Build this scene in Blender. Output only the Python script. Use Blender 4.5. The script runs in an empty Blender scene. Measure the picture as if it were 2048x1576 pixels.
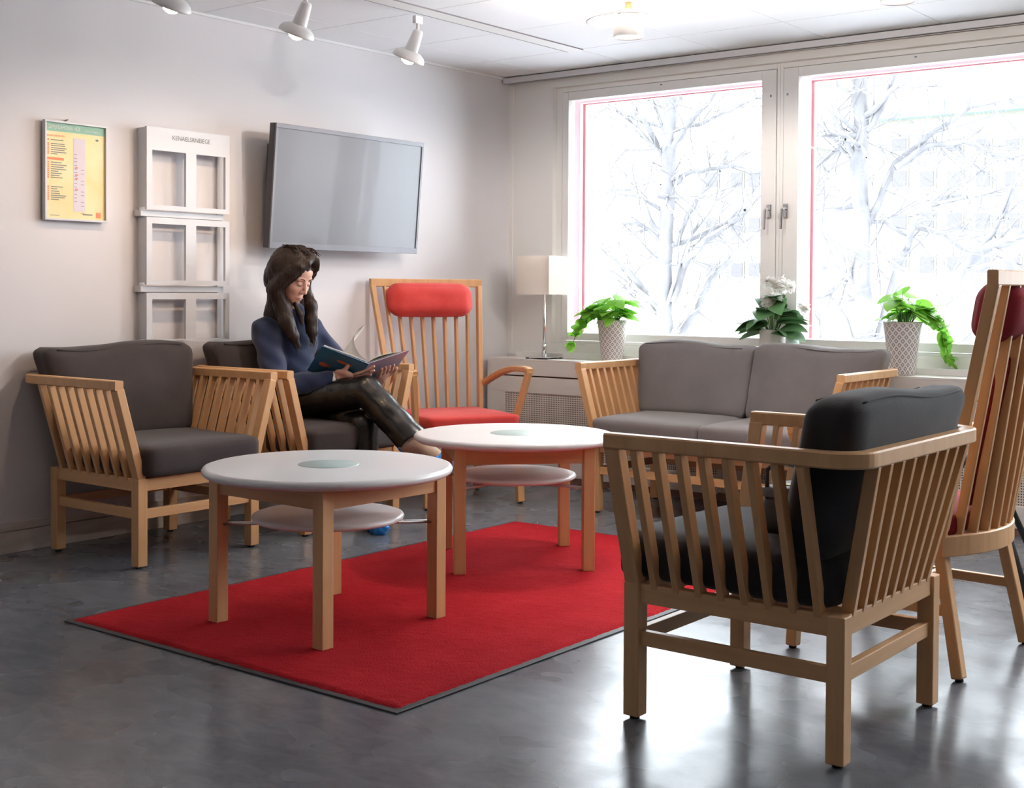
import bpy, bmesh, math, random
import numpy as np
from mathutils import Vector, Matrix, noise

S = bpy.context.scene
COL = S.collection
PI = math.pi
R = math.radians

# ------------------------------------------------------------------ camera
YAW, PITCH, ROLL = .66214, -.020162, .0060733
FPX, CXP, CYP = 2595.5, 1024.0, 636.67
CAM = Vector((4.923, -6.3024, 1.0935))
fw = Vector((-math.sin(YAW) * math.cos(PITCH), math.cos(YAW) * math.cos(PITCH), math.sin(PITCH)))
rt = Vector((math.cos(YAW), math.sin(YAW), 0))
up = rt.cross(fw)
rt, up = (math.cos(ROLL) * rt + math.sin(ROLL) * up), (-math.sin(ROLL) * rt + math.cos(ROLL) * up)
cd = bpy.data.cameras.new('camera')
cam = bpy.data.objects.new('camera', cd)
COL.objects.link(cam)
m = Matrix((rt, up, -fw)).transposed().to_4x4()
m.translation = CAM
cam.matrix_world = m
cd.sensor_fit = 'HORIZONTAL'
cd.sensor_width = 36
cd.lens = FPX / 2048 * 36
cd.shift_x = 0
cd.shift_y = (CYP - 788) / 2048
cd.clip_end = 300
S.camera = cam


def ray(px, py):
    return fw + rt * ((px - CXP) / FPX) - up * ((py - CYP) / FPX)


def on(axis, val, px, py):
    d = ray(px, py)
    return CAM + d * ((val - CAM[axis]) / d[axis])


# ------------------------------------------------------------------ world, light, exposure
w = bpy.data.worlds.new('overcast_sky')
S.world = w
w.use_nodes = True
bg = w.node_tree.nodes['Background']
bg.inputs[0].default_value = (.87, .935, 1.0, 1)
bg.inputs[1].default_value = 10.5
S.view_settings.view_transform = 'Standard'
S.view_settings.look = 'None'
S.view_settings.gamma = 1
S.view_settings.use_curve_mapping = False
S.view_settings.exposure = 0.68
S.cycles.max_bounces = 10
S.cycles.diffuse_bounces = 6
S.cycles.caustics_reflective = False
S.cycles.caustics_refractive = False
S.cycles.sample_clamp_indirect = 6


def portal(name, loc, sx, sz, rot):
    l = bpy.data.lights.new(name, 'AREA')
    l.shape = 'RECTANGLE'
    l.size, l.size_y = sx, sz
    l.cycles.is_portal = True
    o = bpy.data.objects.new(name, l)
    o.location = loc
    o.rotation_euler = rot
    COL.objects.link(o)


portal('daylight_portal', (1.785, .16, 1.55), 2.95, 1.55, (-PI / 2, 0, 0))
portal('daylight_portal', (5.125, .16, 1.55), 2.95, 1.55, (-PI / 2, 0, 0))


# ------------------------------------------------------------------ materials
def mat(name, col, rough=.6, spec=.5, metal=0, col2=None, nscale=(6, 6, 6), nfac=1.0, detail=4,
        bump=0, bscale=60, sheen=0, emis=None, estr=0, coat=0, trans=0):
    M = bpy.data.materials.new(name)
    M.use_nodes = True
    nt = M.node_tree
    b = nt.nodes['Principled BSDF']
    b.inputs['Base Color'].default_value = (*col, 1)
    b.inputs['Roughness'].default_value = rough
    b.inputs['Specular IOR Level'].default_value = spec
    b.inputs['Metallic'].default_value = metal
    b.inputs['Sheen Weight'].default_value = sheen
    b.inputs['Coat Weight'].default_value = coat
    if emis:
        b.inputs['Emission Color'].default_value = (*emis, 1)
        b.inputs['Emission Strength'].default_value = estr
    tc = nt.nodes.new('ShaderNodeTexCoord')
    if col2:
        mp = nt.nodes.new('ShaderNodeMapping')
        mp.inputs['Scale'].default_value = nscale
        nz = nt.nodes.new('ShaderNodeTexNoise')
        nz.inputs['Scale'].default_value = 1
        nz.inputs['Detail'].default_value = detail
        rp = nt.nodes.new('ShaderNodeValToRGB')
        rp.color_ramp.elements[0].position = .5 - .22 * nfac
        rp.color_ramp.elements[1].position = .5 + .22 * nfac
        rp.color_ramp.elements[0].color = (*col, 1)
        rp.color_ramp.elements[1].color = (*col2, 1)
        nt.links.new(tc.outputs['Object'], mp.inputs[0])
        nt.links.new(mp.outputs[0], nz.inputs[0])
        nt.links.new(nz.outputs[0], rp.inputs[0])
        nt.links.new(rp.outputs[0], b.inputs['Base Color'])
    if bump:
        n2 = nt.nodes.new('ShaderNodeTexNoise')
        n2.inputs['Scale'].default_value = bscale
        n2.inputs['Detail'].default_value = 3
        bp = nt.nodes.new('ShaderNodeBump')
        bp.inputs['Strength'].default_value = bump
        bp.inputs['Distance'].default_value = .01
        nt.links.new(tc.outputs['Object'], n2.inputs[0])
        nt.links.new(n2.outputs[0], bp.inputs['Height'])
        nt.links.new(bp.outputs[0], b.inputs['Normal'])
    if trans:
        b.inputs['Alpha'].default_value = 1
        tr = nt.nodes.new('ShaderNodeBsdfTranslucent')
        tr.inputs[0].default_value = (*col, 1)
        mx = nt.nodes.new('ShaderNodeMixShader')
        mx.inputs[0].default_value = trans
        out = nt.nodes['Material Output']
        nt.links.new(b.outputs[0], mx.inputs[1])
        nt.links.new(tr.outputs[0], mx.inputs[2])
        nt.links.new(mx.outputs[0], out.inputs[0])
    return M


M = {}
M['wood'] = mat('beech_wood', (.59, .325, .145), .45, .4, col2=(.68, .40, .195), nscale=(38, 38, 2.2))
M['wall'] = mat('wall_paint', (.655, .635, .65), .75, .3, bump=.03, bscale=180)
M['wall_far'] = mat('dimmed_wall_paint', (.30, .27, .25), .75, .3)  # out-of-view walls, darkened to cut light bounced onto the camera side
M['white'] = mat('white_paint', (.80, .79, .765), .45, .4)
M['frame_white'] = mat('window_paint', (.78, .775, .755), .4, .4)
M['ceil'] = mat('ceiling_tile', (.83, .83, .84), .85, .2, col2=(.80, .80, .81), nscale=(160, 160, 160), bump=.05, bscale=220)
M['grid'] = mat('ceiling_grid', (.74, .74, .74), .5, .3)
M['base'] = mat('baseboard_paint', (.64, .58, .53), .5, .4, col2=(.52, .45, .40), nscale=(3, 5, 40), nfac=.9)
M['pinkred'] = mat('red_outer_frame', (.66, .36, .39), .5, .4)
M['steel'] = mat('brushed_steel', (.55, .54, .53), .28, .5, metal=1)
M['chrome'] = mat('chrome', (.75, .75, .76), .12, .5, metal=1)
M['alu'] = mat('white_aluminium', (.56, .565, .59), .4, .4)
M['laminate'] = mat('white_laminate', (.82, .80, .785), .28, .5)
M['cab'] = mat('cabinet_paint', (.77, .735, .69), .5, .4)
M['plinth'] = mat('brown_plinth', (.19, .105, .075), .5, .4)
M['fabA'] = mat('brown_fabric', (.040, .031, .031), .9, .15, col2=(.052, .042, .041), nscale=(9, 9, 9), bump=.25, bscale=420, sheen=.15)
M['fabS'] = mat('grey_fabric', (.155, .14, .138), .9, .2, col2=(.18, .163, .16), nscale=(7, 7, 7), bump=.25, bscale=420, sheen=.2)
M['fabN'] = mat('charcoal_fabric', (.021, .020, .023), .9, .15, col2=(.030, .028, .031), nscale=(9, 9, 9), bump=.25, bscale=420, sheen=.2)
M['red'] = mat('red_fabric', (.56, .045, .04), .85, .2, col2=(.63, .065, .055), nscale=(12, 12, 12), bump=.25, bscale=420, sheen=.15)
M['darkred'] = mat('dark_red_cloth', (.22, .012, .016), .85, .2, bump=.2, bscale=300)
M['rubber'] = mat('black_rubber', (.030, .029, .031), .55, .4)
M['black'] = mat('black_plastic', (.012, .012, .013), .4, .5)
M['bezel'] = mat('grey_bezel', (.14, .14, .165), .38, .5)
M['bezel_side'] = mat('dark_bezel_side', (.05, .045, .055), .45, .5)
M['screen'] = mat('screen_glass', (.115, .117, .13), .32, .4, coat=.12)
M['print_grey'] = mat('grey_print', (.16, .155, .16), .6)
M['yellow'] = mat('yellow_paper', (.66, .53, .22), .4, .5, col2=(.70, .60, .33), nscale=(9, 9, 9))
M['pale_yellow'] = mat('pale_yellow_paper', (.85, .79, .52), .55, .4)
M['mint'] = mat('green_header', (.24, .43, .33), .55, .4)
M['lilac'] = mat('lilac_plan', (.60, .53, .58), .55, .4)
M['orange'] = mat('orange_print', (.75, .22, .10), .55, .4)
M['paper'] = mat('white_paper', (.82, .80, .76), .6, .3, trans=.25)
M['pagedark'] = mat('dark_page', (.05, .05, .06), .5)
M['pagegreen'] = mat('green_page', (.50, .50, .37), .5)
M['bookblue'] = mat('blue_cover', (.035, .15, .27), .32, .5, col2=(.05, .20, .34), nscale=(9, 9, 9))
M['bookside'] = mat('violet_blue_cover', (.22, .30, .46), .35, .5, col2=(.46, .28, .30), nscale=(16, 5, 16))
M['fish'] = mat('orange_fish_print', (.62, .12, .045), .5)
M['sweater'] = mat('navy_knit', (.017, .026, .066), .92, .2, col2=(.021, .032, .078), nscale=(30, 30, 30), bump=.3, bscale=500, sheen=.25)
M['leather'] = mat('black_leather', (.009, .0085, .0085), .27, .55, bump=.12, bscale=55)
M['skin'] = mat('skin', (.60, .335, .25), .5, .4, col2=(.64, .37, .28), nscale=(14, 14, 14), bump=.03, bscale=200)
M['skin'].node_tree.nodes['Principled BSDF'].inputs['Subsurface Weight'].default_value = .08
M['lip'] = mat('lips', (.46, .20, .165), .5)
M['hair'] = mat('dark_brown_hair', (.014, .0085, .0075), .5, .25, col2=(.036, .021, .016), nscale=(140, 140, 7))
M['brow'] = mat('brow_hair', (.05, .03, .022), .7)
M['boot'] = mat('beige_suede', (.42, .32, .235), .9, .2, bump=.3, bscale=260)
M['bluecover'] = mat('blue_plastic_film', (.012, .20, .62), .35, .5, bump=.4, bscale=45)
M['cuff'] = mat('pale_cuff', (.78, .72, .66), .4)
M['shade'] = mat('lamp_shade_cloth', (.86, .80, .74), .8, .2, trans=.45)
M['ceramic'] = mat('white_ceramic', (.84, .81, .80), .3, .5)
M['soil'] = mat('soil', (.05, .035, .025), .95)
M['leafA'] = mat('bright_green_leaf', (.20, .50, .06), .45, .4, col2=(.38, .66, .11), nscale=(12, 12, 12), trans=.5)
M['leafB'] = mat('deep_green_leaf', (.075, .18, .065), .4, .45, col2=(.13, .26, .11), nscale=(12, 12, 12), trans=.3)
M['petal'] = mat('white_petal', (.90, .88, .85), .6, .3, trans=.55)
M['stem'] = mat('green_stem', (.14, .30, .06), .6)
M['bark'] = mat('frosted_bark', (.078, .076, .080), .9, .1, col2=(.12, .117, .121), nscale=(9, 9, 3))
M['snow'] = mat('snow', (.86, .87, .90), .8, .2)
M['facade'] = mat('pale_facade', (.135, .127, .106), .8, .2)
M['facade_win'] = mat('facade_window', (.062, .058, .062), .5, .2)
M['roofgreen'] = mat('mint_roof', (.085, .13, .11), .7)
M['bulb'] = mat('lit_bulb', (1, .9, .75), .5, emis=(1, .80, .52), estr=16)
M['bulb_cap'] = mat('amber_glow_socket', (.42, .20, .08), .5, emis=(1, .55, .25), estr=.3)  # warm light of the bulb put into the socket as colour and emission
M['lampwhite'] = mat('lamp_enamel', (.80, .785, .77), .4, .4)
M['tag'] = mat('lime_label', (.34, .36, .03), .5)
M['greycloth'] = mat('grey_nylon', (.10, .10, .11), .6)
M['dot'] = mat('screw_head', (.22, .2, .2), .5)


def glass_mat():
    G = bpy.data.materials.new('window_glass')
    G.use_nodes = True
    nt = G.node_tree
    nt.nodes.remove(nt.nodes['Principled BSDF'])
    t = nt.nodes.new('ShaderNodeBsdfTransparent')
    t.inputs[0].default_value = (.97, .98, .98, 1)
    g = nt.nodes.new('ShaderNodeBsdfGlossy')
    g.inputs['Roughness'].default_value = .02
    fr = nt.nodes.new('ShaderNodeFresnel')
    fr.inputs[0].default_value = 1.35
    mx = nt.nodes.new('ShaderNodeMixShader')
    nt.links.new(fr.outputs[0], mx.inputs[0])
    nt.links.new(t.outputs[0], mx.inputs[1])
    nt.links.new(g.outputs[0], mx.inputs[2])
    nt.links.new(mx.outputs[0], nt.nodes['Material Output'].inputs[0])
    return G


M['glass'] = glass_mat()


def clear_bulb_mat():
    G = bpy.data.materials.new('glowing_clear_bulb')
    G.use_nodes = True
    nt = G.node_tree
    nt.nodes.remove(nt.nodes['Principled BSDF'])
    t = nt.nodes.new('ShaderNodeBsdfTransparent')
    e = nt.nodes.new('ShaderNodeEmission')
    e.inputs[0].default_value = (1, .78, .45, 1)
    e.inputs[1].default_value = 1.2
    a = nt.nodes.new('ShaderNodeAddShader')
    nt.links.new(t.outputs[0], a.inputs[0])
    nt.links.new(e.outputs[0], a.inputs[1])
    nt.links.new(a.outputs[0], nt.nodes['Material Output'].inputs[0])
    return G


M['clear_bulb'] = clear_bulb_mat()
M['frost'] = mat('frosted_glass', (.42, .52, .49), .35, .5)


def floor_mat():
    F = mat('grey_linoleum', (.1, .1, .1), .2, .42)
    nt = F.node_tree
    b = nt.nodes['Principled BSDF']
    tc = nt.nodes.new('ShaderNodeTexCoord')
    mp = nt.nodes.new('ShaderNodeMapping')
    mp.inputs['Scale'].default_value = (9, 16, 1)
    mp.inputs['Rotation'].default_value = (0, 0, .5)
    nz = nt.nodes.new('ShaderNodeTexNoise')
    nz.inputs['Scale'].default_value = 1.0
    nz.inputs['Detail'].default_value = 9
    nz.inputs['Roughness'].default_value = .65
    nz.inputs['Distortion'].default_value = .5
    rp = nt.nodes.new('ShaderNodeValToRGB')
    rp.color_ramp.elements[0].position = .3
    rp.color_ramp.elements[0].color = (.085, .095, .112, 1)
    rp.color_ramp.elements[1].position = .72
    rp.color_ramp.elements[1].color = (.145, .157, .178, 1)
    n2 = nt.nodes.new('ShaderNodeTexNoise')
    n2.inputs['Scale'].default_value = 3.2
    n2.inputs['Detail'].default_value = 2
    r2 = nt.nodes.new('ShaderNodeMapRange')
    r2.inputs[1].default_value = .3
    r2.inputs[2].default_value = .7
    r2.inputs[3].default_value = .17
    r2.inputs[4].default_value = .36
    bp = nt.nodes.new('ShaderNodeBump')
    bp.inputs['Strength'].default_value = .025
    bp.inputs['Distance'].default_value = .01
    L = nt.links.new
    L(tc.outputs['Object'], mp.inputs[0])
    L(mp.outputs[0], nz.inputs[0])
    L(nz.outputs[0], rp.inputs[0])
    L(rp.outputs[0], b.inputs['Base Color'])
    L(tc.outputs['Object'], n2.inputs[0])
    L(n2.outputs[0], r2.inputs[0])
    L(r2.outputs[0], b.inputs['Roughness'])
    L(nz.outputs[0], bp.inputs['Height'])
    L(bp.outputs[0], b.inputs['Normal'])
    return F


M['floor'] = floor_mat()


def carpet_mat():
    F = mat('red_pile', (.31, .011, .016), .95, .05, col2=(.37, .016, .021), nscale=(5, 5, 5))
    nt = F.node_tree
    b = nt.nodes['Principled BSDF']
    tc = nt.nodes.new('ShaderNodeTexCoord')
    n2 = nt.nodes.new('ShaderNodeTexNoise')
    n2.inputs['Scale'].default_value = 210
    n2.inputs['Detail'].default_value = 3
    bp = nt.nodes.new('ShaderNodeBump')
    bp.inputs['Strength'].default_value = .8
    bp.inputs['Distance'].default_value = .006
    nt.links.new(tc.outputs['Object'], n2.inputs[0])
    nt.links.new(n2.outputs[0], bp.inputs['Height'])
    nt.links.new(bp.outputs[0], b.inputs['Normal'])
    return F


M['carpet'] = carpet_mat()


def pattern_mat(name, kind):
    """procedural regular prints: 'holes' = punched sheet, 'diamond' = glazed pot pattern"""
    F = mat(name, (.7, .665, .62) if kind == 'holes' else (.80, .77, .76), .45, .4)
    nt = F.node_tree
    b = nt.nodes['Principled BSDF']
    L = nt.links.new
    tc = nt.nodes.new('ShaderNodeTexCoord')
    sp = nt.nodes.new('ShaderNodeSeparateXYZ')

    def math_(op, a, bb=None, c=None):
        n = nt.nodes.new('ShaderNodeMath')
        n.operation = op
        for i, v in enumerate((a, bb, c)):
            if v is None:
                continue
            if isinstance(v, (int, float)):
                n.inputs[i].default_value = v
            else:
                L(v, n.inputs[i])
        return n.outputs[0]
    if kind == 'holes':
        L(tc.outputs['Object'], sp.inputs[0])
        p = .0122
        fx = math_('SUBTRACT', math_('FRACT', math_('DIVIDE', sp.outputs[0], p)), .5)
        fz = math_('SUBTRACT', math_('FRACT', math_('DIVIDE', sp.outputs[2], p)), .5)
        d = math_('ADD', math_('POWER', math_('ABSOLUTE', fx), 2), math_('POWER', math_('ABSOLUTE', fz), 2))
        f = math_('LESS_THAN', d, .085)
        dark = (.10, .075, .06, 1)
        base = (.72, .665, .60, 1)
    else:
        L(tc.outputs['UV'], sp.inputs[0])
        u = math_('MULTIPLY', sp.outputs[0], 16)
        v = math_('MULTIPLY', sp.outputs[1], 11)
        a = math_('ABSOLUTE', math_('SUBTRACT', math_('FRACT', math_('ADD', u, v)), .5))
        c = math_('ABSOLUTE', math_('SUBTRACT', math_('FRACT', math_('SUBTRACT', u, v)), .5))
        mxx = math_('MAXIMUM', a, c)
        f1 = math_('LESS_THAN', mxx, .34)
        f2 = math_('GREATER_THAN', mxx, .14)
        f = math_('MULTIPLY', f1, f2)
        dark = (.34, .28, .27, 1)
        base = (.80, .77, .76, 1)
    mx = nt.nodes.new('ShaderNodeMix')
    mx.data_type = 'RGBA'
    L(f, mx.inputs[0])
    mx.inputs[6].default_value = base
    mx.inputs[7].default_value = dark
    L(mx.outputs[2], b.inputs['Base Color'])
    return F


M['holes'] = pattern_mat('punched_sheet', 'holes')
M['diamond'] = pattern_mat('diamond_glaze', 'diamond')


# ------------------------------------------------------------------ object helpers
def link(name, me, material=None, parent=None, loc=None, mtx=None, smooth=False):
    o = bpy.data.objects.new(name, me)
    COL.objects.link(o)
    if material is not None and not me.materials:
        me.materials.append(M[material] if isinstance(material, str) else material)
    if parent is not None:
        o.parent = parent
    if mtx is not None:
        o.matrix_local = mtx
    elif loc is not None:
        o.location = loc
    if smooth:
        me.shade_smooth()
    return o


def tag(o, label, cat, group=None):
    o['label'] = label
    o['category'] = cat
    if group:
        o['group'] = group
    return o


def struct(o):
    o['kind'] = 'structure'
    return o


def thing(name, label, cat, loc=(0, 0, 0), rz=0, group=None):
    o = bpy.data.objects.new(name, None)
    o.empty_display_size = .1
    COL.objects.link(o)
    o.location = loc
    o.rotation_euler = (0, 0, rz)
    return tag(o, label, cat, group)


def empty(name, parent=None, loc=(0, 0, 0)):
    o = bpy.data.objects.new(name, None)
    COL.objects.link(o)
    o.location = loc
    o.parent = parent
    return o


def copy_tree(o, parent=None):
    c = o.copy()
    COL.objects.link(c)
    c.parent = parent
    for ch in list(o.children):
        copy_tree(ch, c)
    return c


_boxcache = {}


def box_mesh(sx, sy, sz, bev=0, material=None):
    key = (round(sx, 4), round(sy, 4), round(sz, 4), bev, material)
    if key in _boxcache:
        return _boxcache[key]
    bm = bmesh.new()
    bmesh.ops.create_cube(bm, size=1)
    bmesh.ops.scale(bm, vec=(sx, sy, sz), verts=bm.verts)
    if bev:
        bmesh.ops.bevel(bm, geom=list(bm.edges), offset=bev, segments=2, affect='EDGES', profile=.5)
    me = bpy.data.meshes.new('block')
    bm.to_mesh(me)
    bm.free()
    me.materials.append(M[material])
    _boxcache[key] = me
    return me


def box(name, c, size, material, parent=None, bev=0):
    return link(name, box_mesh(*size, bev, material), None, parent, c)


def box2(name, lo, hi, material, parent=None, bev=0):
    c = [(a + b) / 2 for a, b in zip(lo, hi)]
    return box(name, c, [b - a for a, b in zip(lo, hi)], material, parent, bev)


def frame_mtx(o, zdir, xref):
    z = Vector(zdir).normalized()
    x = Vector(xref)
    x = (x - z * x.dot(z)).normalized()
    y = z.cross(x)
    mm = Matrix((x, y, z)).transposed().to_4x4()
    mm.translation = o
    return mm


def beam(name, p0, p1, wx, wy, material, parent=None, xref=(1, 0, 0), bev=.003):
    p0, p1 = Vector(p0), Vector(p1)
    L = (p1 - p0).length
    return link(name, box_mesh(wx, wy, L, bev, material), None, parent, mtx=frame_mtx((p0 + p1) / 2, p1 - p0, xref))


def lathe_mesh(prof, n=32, uv=False):
    """profile of (r, z) turned about z"""
    vs, fs = [], []
    for r_, z_ in prof:
        for k in range(n):
            a = 2 * PI * k / n
            vs.append((r_ * math.cos(a), r_ * math.sin(a), z_))
    for i in range(len(prof) - 1):
        for k in range(n):
            k2 = (k + 1) % n
            fs.append((i * n + k, i * n + k2, (i + 1) * n + k2, (i + 1) * n + k))
    me = bpy.data.meshes.new('turned')
    me.from_pydata(vs, [], fs)
    if uv:
        ul = me.uv_layers.new(name='UV')
        li = 0
        np_ = len(prof) - 1
        for i in range(np_):
            for k in range(n):
                for (kk, ii) in ((k, i), (k + 1, i), (k + 1, i + 1), (k, i + 1)):
                    ul.data[li].uv = (kk / n, ii / np_)
                    li += 1
    me.shade_smooth()
    return me


def tube_data(pts, rads, n=8, cap=True, vs=None, fs=None):
    vs = [] if vs is None else vs
    fs = [] if fs is None else fs
    pts = [Vector(p) for p in pts]
    off = len(vs)
    ref = Vector((0, 0, 1))
    prev = None
    for i, p in enumerate(pts):
        t = (pts[min(i + 1, len(pts) - 1)] - pts[max(i - 1, 0)])
        if t.length < 1e-9:
            t = Vector((0, 0, 1))
        t.normalize()
        if prev is None:
            a = t.orthogonal().normalized()
        else:
            a = prev - t * prev.dot(t)
            a = a.normalized() if a.length > 1e-6 else t.orthogonal().normalized()
        prev = a
        b = t.cross(a)
        r_ = rads[i] if hasattr(rads, '__len__') else rads
        for k in range(n):
            q = 2 * PI * k / n
            vs.append(p + (a * math.cos(q) + b * math.sin(q)) * r_)
    for i in range(len(pts) - 1):
        for k in range(n):
            k2 = (k + 1) % n
            fs.append((off + i * n + k, off + i * n + k2, off + (i + 1) * n + k2, off + (i + 1) * n + k))
    if cap:
        fs.append(tuple(off + k for k in range(n))[::-1])
        fs.append(tuple(off + (len(pts) - 1) * n + k for k in range(n)))
    return vs, fs


def pyd(name, vs, fs, material=None, parent=None, smooth=True, loc=None):
    me = bpy.data.meshes.new(name)
    me.from_pydata([tuple(v) for v in vs], [], fs)
    o = link(name, me, material, parent, loc)
    if smooth:
        me.shade_smooth()
    return o


def tube(name, pts, rads, material, parent=None, n=8):
    vs, fs = tube_data(pts, rads, n)
    return pyd(name, vs, fs, material, parent)


def sweep_rect(name, pts, w_, h_, material, parent=None, bev=.004):
    """rectangular bar swept along a horizontal path (w across, h vertical) with chamfered edges"""
    pts = [Vector(p) for p in pts]
    b = bev
    sec = [(-w_ / 2 + b, -h_ / 2), (w_ / 2 - b, -h_ / 2), (w_ / 2, -h_ / 2 + b), (w_ / 2, h_ / 2 - b),
           (w_ / 2 - b, h_ / 2), (-w_ / 2 + b, h_ / 2), (-w_ / 2, h_ / 2 - b), (-w_ / 2, -h_ / 2 + b)]
    vs, fs = [], []
    n = 8
    for i, p in enumerate(pts):
        t = (pts[min(i + 1, len(pts) - 1)] - pts[max(i - 1, 0)]).normalized()
        side = Vector((0, 0, 1)).cross(t).normalized()
        upv = t.cross(side)
        for (s_, u_) in sec:
            vs.append(p + side * s_ + upv * u_)
    for i in range(len(pts) - 1):
        for k in range(n):
            k2 = (k + 1) % n
            fs.append((i * n + k, (i + 1) * n + k, (i + 1) * n + k2, i * n + k2))
    fs.append(tuple(range(n)))
    fs.append(tuple((len(pts) - 1) * n + k for k in range(n))[::-1])
    return pyd(name, vs, fs, material, parent, smooth=False)


def cushion_mesh(half, r_, cuts=14, bulge=(0, 0, 0), mapf=None, wr=0, seed=0, wfreq=6):
    bm = bmesh.new()
    bmesh.ops.create_cube(bm, size=2)
    bmesh.ops.subdivide_edges(bm, edges=list(bm.edges), cuts=cuts, use_grid_fill=True)
    h = Vector(half)
    for v in bm.verts:
        c = v.co.copy()
        # denser near the edges
        c = Vector([math.copysign(1 - (1 - abs(a)) ** 1.0, a) for a in c])
        q = Vector([c[i] * h[i] for i in range(3)])
        inner = Vector([max(-(h[i] - r_), min(h[i] - r_, q[i])) for i in range(3)])
        d = q - inner
        if d.length > 1e-8:
            q = inner + d.normalized() * r_
        for i in range(3):
            j, k = (i + 1) % 3, (i + 2) % 3
            if bulge[i]:
                q[i] += bulge[i] * (c[i]) * (1 - c[j] ** 2) * (1 - c[k] ** 2)
        if wr:
            nz = noise.noise(Vector((q.x * wfreq + seed, q.y * wfreq, q.z * wfreq * .5)))
            q += Vector((c.x, c.y, c.z)).normalized() * nz * wr
        if mapf:
            q = Vector(mapf(q))
        v.co = q
    me = bpy.data.meshes.new('cushion')
    bm.to_mesh(me)
    bm.free()
    me.shade_smooth()
    return me


def text_mesh(s, size, extr=0):
    cu = bpy.data.curves.new('lettering', 'FONT')
    cu.body = s
    cu.size = size
    cu.extrude = extr
    cu.align_x = 'LEFT'
    cu.resolution_u = 2
    o = bpy.data.objects.new('lettering', cu)
    COL.objects.link(o)
    bpy.context.view_layer.update()
    dg = bpy.context.evaluated_depsgraph_get()
    me = bpy.data.meshes.new_from_object(o.evaluated_get(dg))
    bpy.data.objects.remove(o)
    bpy.data.curves.remove(cu)
    me.materials.clear()
    return me


WALLROT = Matrix(((0, 0, 1), (1, 0, 0), (0, 1, 0))).to_4x4()      # local x -> +y, local y -> +z, normal -> +x


def wall_text(name, s, size, pos, material, parent, width=None):
    me = text_mesh(s, size)
    if width:
        xs = [v.co.x for v in me.vertices]
        k = width / (max(xs) - min(xs))
        for v in me.vertices:
            v.co.x *= k
    mm = WALLROT.copy()
    mm.translation = pos
    return link(name, me, material, parent, mtx=mm)


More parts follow.
